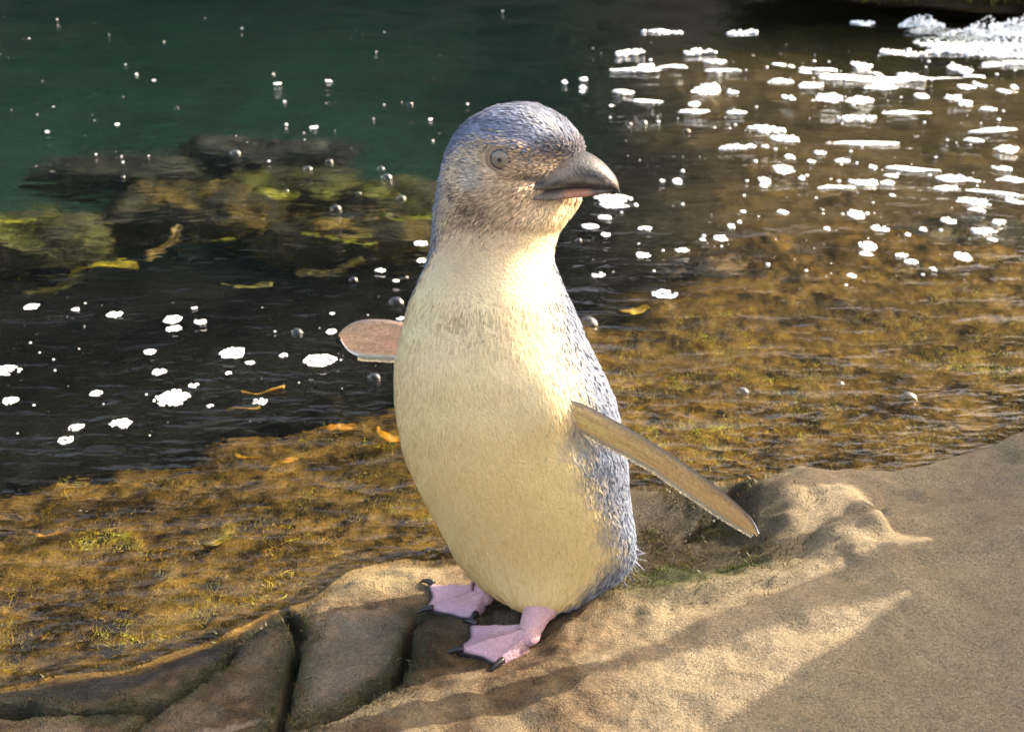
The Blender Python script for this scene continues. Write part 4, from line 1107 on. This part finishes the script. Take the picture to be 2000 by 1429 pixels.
M_EYED = mat_plain('eye_dark_mat', (0.012, 0.010, 0.010), 0.1, 0.5)
k = NT('iris_mat'); n1 = k.noise(2500, 4)
k.l(k.mix((0.13, 0.092, 0.062), (0.28, 0.21, 0.15), n1.outputs[0]), k.b.inputs['Base Color']); k.b.inputs['Roughness'].default_value = 0.25; M_IRIS = k.m
M_LID = mat_plain('eyelid_mat', (0.30, 0.20, 0.145), 0.6, 0.3, 0.2, 900)
k = NT('cornea_mat'); k.b.inputs['Alpha'].default_value = 0.06; k.b.inputs['Roughness'].default_value = 0.03; k.b.inputs['Specular IOR Level'].default_value = 0.8; M_CORNEA = k.m
ii = np.argmin(np.abs(pys - 312)); 
def nrm_at(P):
    d = ((G - P) ** 2).sum(2); i = np.unravel_index(np.argmin(d), d.shape); return GN[i], G[i]
nE, pE = nrm_at(EYE_P); eye_at(pE, nE)
far_eye = body_pt(312, math.radians(168)); nE2, pE2 = nrm_at(far_eye); eye_at(pE2, nE2)

# feathers: tens of thousands of small blades lying along the body
NF = 210000
area = np.linalg.norm(np.cross(np.roll(G, -1, 1)[:-1] - G[:-1], G[1:] - G[:-1]), axis=2)
wgt = area * np.where(gpy[:-1] < 480, 2.2, 1.0)
p_ = (wgt / wgt.sum()).ravel(); sel = RNG.choice(len(p_), NF, p=p_)
i0 = sel // NC; j0 = sel % NC; fu = RNG.uniform(size=NF)[:, None]; fv = RNG.uniform(size=NF)[:, None]
j1 = (j0 + 1) % NC
def bil(A): return (A[i0, j0] * (1 - fu) + A[i0 + 1, j0] * fu) * (1 - fv) + (A[i0, j1] * (1 - fu) + A[i0 + 1, j1] * fu) * fv
P = bil(G); N = bil(GN); N /= np.linalg.norm(N, axis=1)[:, None]
dn = bil(np.gradient(G, axis=0)); dn /= np.linalg.norm(dn, axis=1)[:, None] + 1e-9
fpx, fpy, fphi = body_phi(P)
away = P - (BILL_B + np.array([0.012, 0.0, 0.006]))
away /= np.linalg.norm(away, axis=1)[:, None]
hb = (1 - sst(330, 470, fpy))[:, None]
D = away * hb + dn * (1 - hb) + np.array([-0.25, 0, 0]) * (1 - sst(420, 560, fpy))[:, None] * sst(330, 420, fpy)[:, None]
D += RNG.normal(0, 0.16, (NF, 3))
D -= N * (D * N).sum(1)[:, None]; D /= np.linalg.norm(D, axis=1)[:, None]
ok = (np.hypot((fpx - 977), (fpy - 312)) > 28) | (np.abs(fphi) > 90)
edge = np.interp(fpy, [296, 312, 328, 342, 352, 362, 374, 388], [1146, 1122, 1119, 1113, 1106, 1104, 1112, 1126])
ok &= ~((fpx > edge) & (fpy > 296) & (fpy < 374) & (np.abs(fphi) < 100))
ok &= np.linalg.norm(P - pE2, axis=1) > 0.007
P, N, D, fpx, fpy, fphi = P[ok], N[ok], D[ok], fpx[ok], fpy[ok], fphi[ok]; NF = len(P)
S0 = np.cross(N, D)
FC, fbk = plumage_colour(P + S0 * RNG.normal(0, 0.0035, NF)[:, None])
hd = 1 - sst(420, 560, fpy)
bel = (1 - fbk) * (1 - hd)
Ln = (0.0046 * fbk + 0.0066 * bel) * (1 - hd) + 0.0046 * hd
Ln = Ln * RNG.uniform(0.7, 1.3, NF) * (1 + 0.5 * sst(1000, 1150, fpy))
tilt = (0.26 * fbk + 0.11 * bel) * (1 - hd) + hd * 0.24
tilt = tilt * RNG.uniform(0.5, 1.5, NF)
Wd = (0.0009 * fbk + 0.0011 * bel) * (1 - hd) + 0.0009 * hd
S = np.cross(N, D)
tw = RNG.normal(0, 0.35, NF)[:, None]
S2 = S * np.cos(tw * (0.3 + fbk[:, None])) + N * np.sin(tw * (0.3 + fbk[:, None]))
dirv = D * np.cos(tilt)[:, None] + N * np.sin(tilt)[:, None]
base = P - N * 0.0006
def fp(t, w, drop): return base + dirv * (Ln * t)[:, None] - N * (Ln * drop)[:, None] + S2 * (Wd * w / 2)[:, None]
rows = [fp(0, 0.6, 0), fp(0, -0.6, 0), fp(0.55, 1, 0.0), fp(0.55, -1, 0.0), fp(1.0, 0.12, 0.06), fp(1.0, -0.12, 0.06)]
V = np.stack(rows, 1).reshape(-1, 3)
b = (np.arange(NF) * 6)[:, None, None]
F = (b + np.array([[0, 1, 3, 2], [2, 3, 5, 4]])[None]).reshape(-1, 4)
jit = RNG.normal(1, 0.085, NF) + 0.10 * fbk * RNG.normal(0, 1, NF) + 0.32 * hd * RNG.normal(0, 1, NF)
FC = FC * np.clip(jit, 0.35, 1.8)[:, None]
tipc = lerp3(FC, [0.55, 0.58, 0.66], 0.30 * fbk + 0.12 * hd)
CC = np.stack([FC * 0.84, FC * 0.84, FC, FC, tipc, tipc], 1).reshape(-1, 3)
bn = np.cross(S2, dirv); bn *= np.sign((bn * N).sum(1))[:, None]
mixn = (0.38 + 0.22 * fbk)[:, None]
nn = N * (1 - mixn) + bn * mixn; nn /= np.linalg.norm(nn, axis=1)[:, None]
M_FEATHER = mat_vcol('feather_mat', 0.55, 0.25, transl=0.12)
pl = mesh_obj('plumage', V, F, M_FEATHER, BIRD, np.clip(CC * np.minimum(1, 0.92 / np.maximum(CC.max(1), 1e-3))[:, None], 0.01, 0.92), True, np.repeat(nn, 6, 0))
pl.location = -B0; pl['kind'] = 'stuff'

# tail fringe
n = 420
a = RNG.uniform(0, 1, n); tpx_ = 1238 - 95 * a + RNG.normal(0, 8, n); tpy_ = 1075 + 85 * a + RNG.normal(0, 8, n)
P = np.array([at(x, y, 0.028 + 0.02 * q) for x, y, q in zip(tpx_, tpy_, RNG.uniform(size=n))])
D = np.array([0.25, 0.35, -0.8]) + RNG.normal(0, 0.18, (n, 3))
C = np.where((RNG.uniform(size=n) < 0.03)[:, None], np.array([[0.7, 0.66, 0.52]]), np.array([[0.15, 0.17, 0.24]])) * RNG.uniform(0.6, 1.3, (n, 1))
V, F, C = blades(P, D, RNG.uniform(0.008, 0.016, n), RNG.uniform(0.0010, 0.0018, n), 2, 0.1, C)
tl = mesh_obj('tail', V, F, M_FEATHER, BIRD, C); tl.location = -B0; tl['kind'] = 'stuff'

P = np.concatenate(FR_P); D = np.concatenate(FR_D); n = len(P)
C = np.array([[0.86, 0.80, 0.68]]) * RNG.uniform(0.85, 1.08, (n, 1))
V, F, C = blades(P, D, RNG.uniform(0.0026, 0.0040, n), RNG.uniform(0.0012, 0.0020, n), 1, 0.0, np.clip(C, 0, 0.92), SUN_DIR)
fr = mesh_obj('flipper_fringe', V, F, mat_vcol('fringe_mat', 0.6, 0.2, transl=0.6), BIRD, C); fr.location = -B0; fr['kind'] = 'stuff'

# short scale like feathers on the flippers' near faces
VV, FF, CC2, NN2, nn0 = [], [], [], [], 0
for (A_, C_), cnt in zip(FLIP, (5200, 2400)):
    nu_, nv_ = A_.shape[:2]
    a_ = RNG.uniform(1, nu_ - 3, cnt); b_ = RNG.uniform(1.2, nv_ - 2.4, cnt); ia = a_.astype(int); ib = b_.astype(int); fa = (a_ - ia)[:, None]; fb = (b_ - ib)[:, None]
    def bi(M): return (M[ia, ib] * (1 - fa) + M[ia + 1, ib] * fa) * (1 - fb) + (M[ia, ib + 1] * (1 - fa) + M[ia + 1, ib + 1] * fa) * fb
    du_ = np.gradient(A_, axis=0); dv_ = np.gradient(A_, axis=1); N_ = np.cross(du_, dv_); N_ /= np.linalg.norm(N_, axis=2)[..., None] + 1e-9
    if N_[nu_ // 2, nv_ // 2] @ (CAM - A_[nu_ // 2, nv_ // 2]) < 0: N_ = -N_
    P_, T_, N_ = bi(A_), bi(du_ + 0.35 * dv_), bi(N_)
    T_ /= np.linalg.norm(T_, axis=1)[:, None]; S_ = np.cross(N_, T_); S_ /= np.linalg.norm(S_, axis=1)[:, None]
    L_ = RNG.uniform(0.0018, 0.0032, cnt)[:, None]; W_ = RNG.uniform(0.0004, 0.0007, cnt)[:, None]
    tip_ = P_ + T_ * L_ + N_ * (0.0002 + 0.0003 * RNG.uniform(size=(cnt, 1)))
    VV.append(np.stack([P_ + S_ * W_, P_ - S_ * W_, tip_ - S_ * W_ * 0.4, tip_ + S_ * W_ * 0.4], 1).reshape(-1, 3))
    FF.append((np.arange(cnt) * 4)[:, None] + np.arange(4)[None] + nn0); nn0 += cnt * 4
    c_ = bi(C_) * RNG.normal(1, 0.13, (cnt, 1)); CC2.append(np.repeat(c_, 4, 0)); NN2.append(np.repeat(N_, 4, 0))
ff = mesh_obj('flipper_feathers', np.concatenate(VV), np.concatenate(FF), M_FEATHER, BIRD, np.clip(np.concatenate(CC2), 0.01, 0.92), True, np.concatenate(NN2))
ff.location = -B0; ff['kind'] = 'stuff'
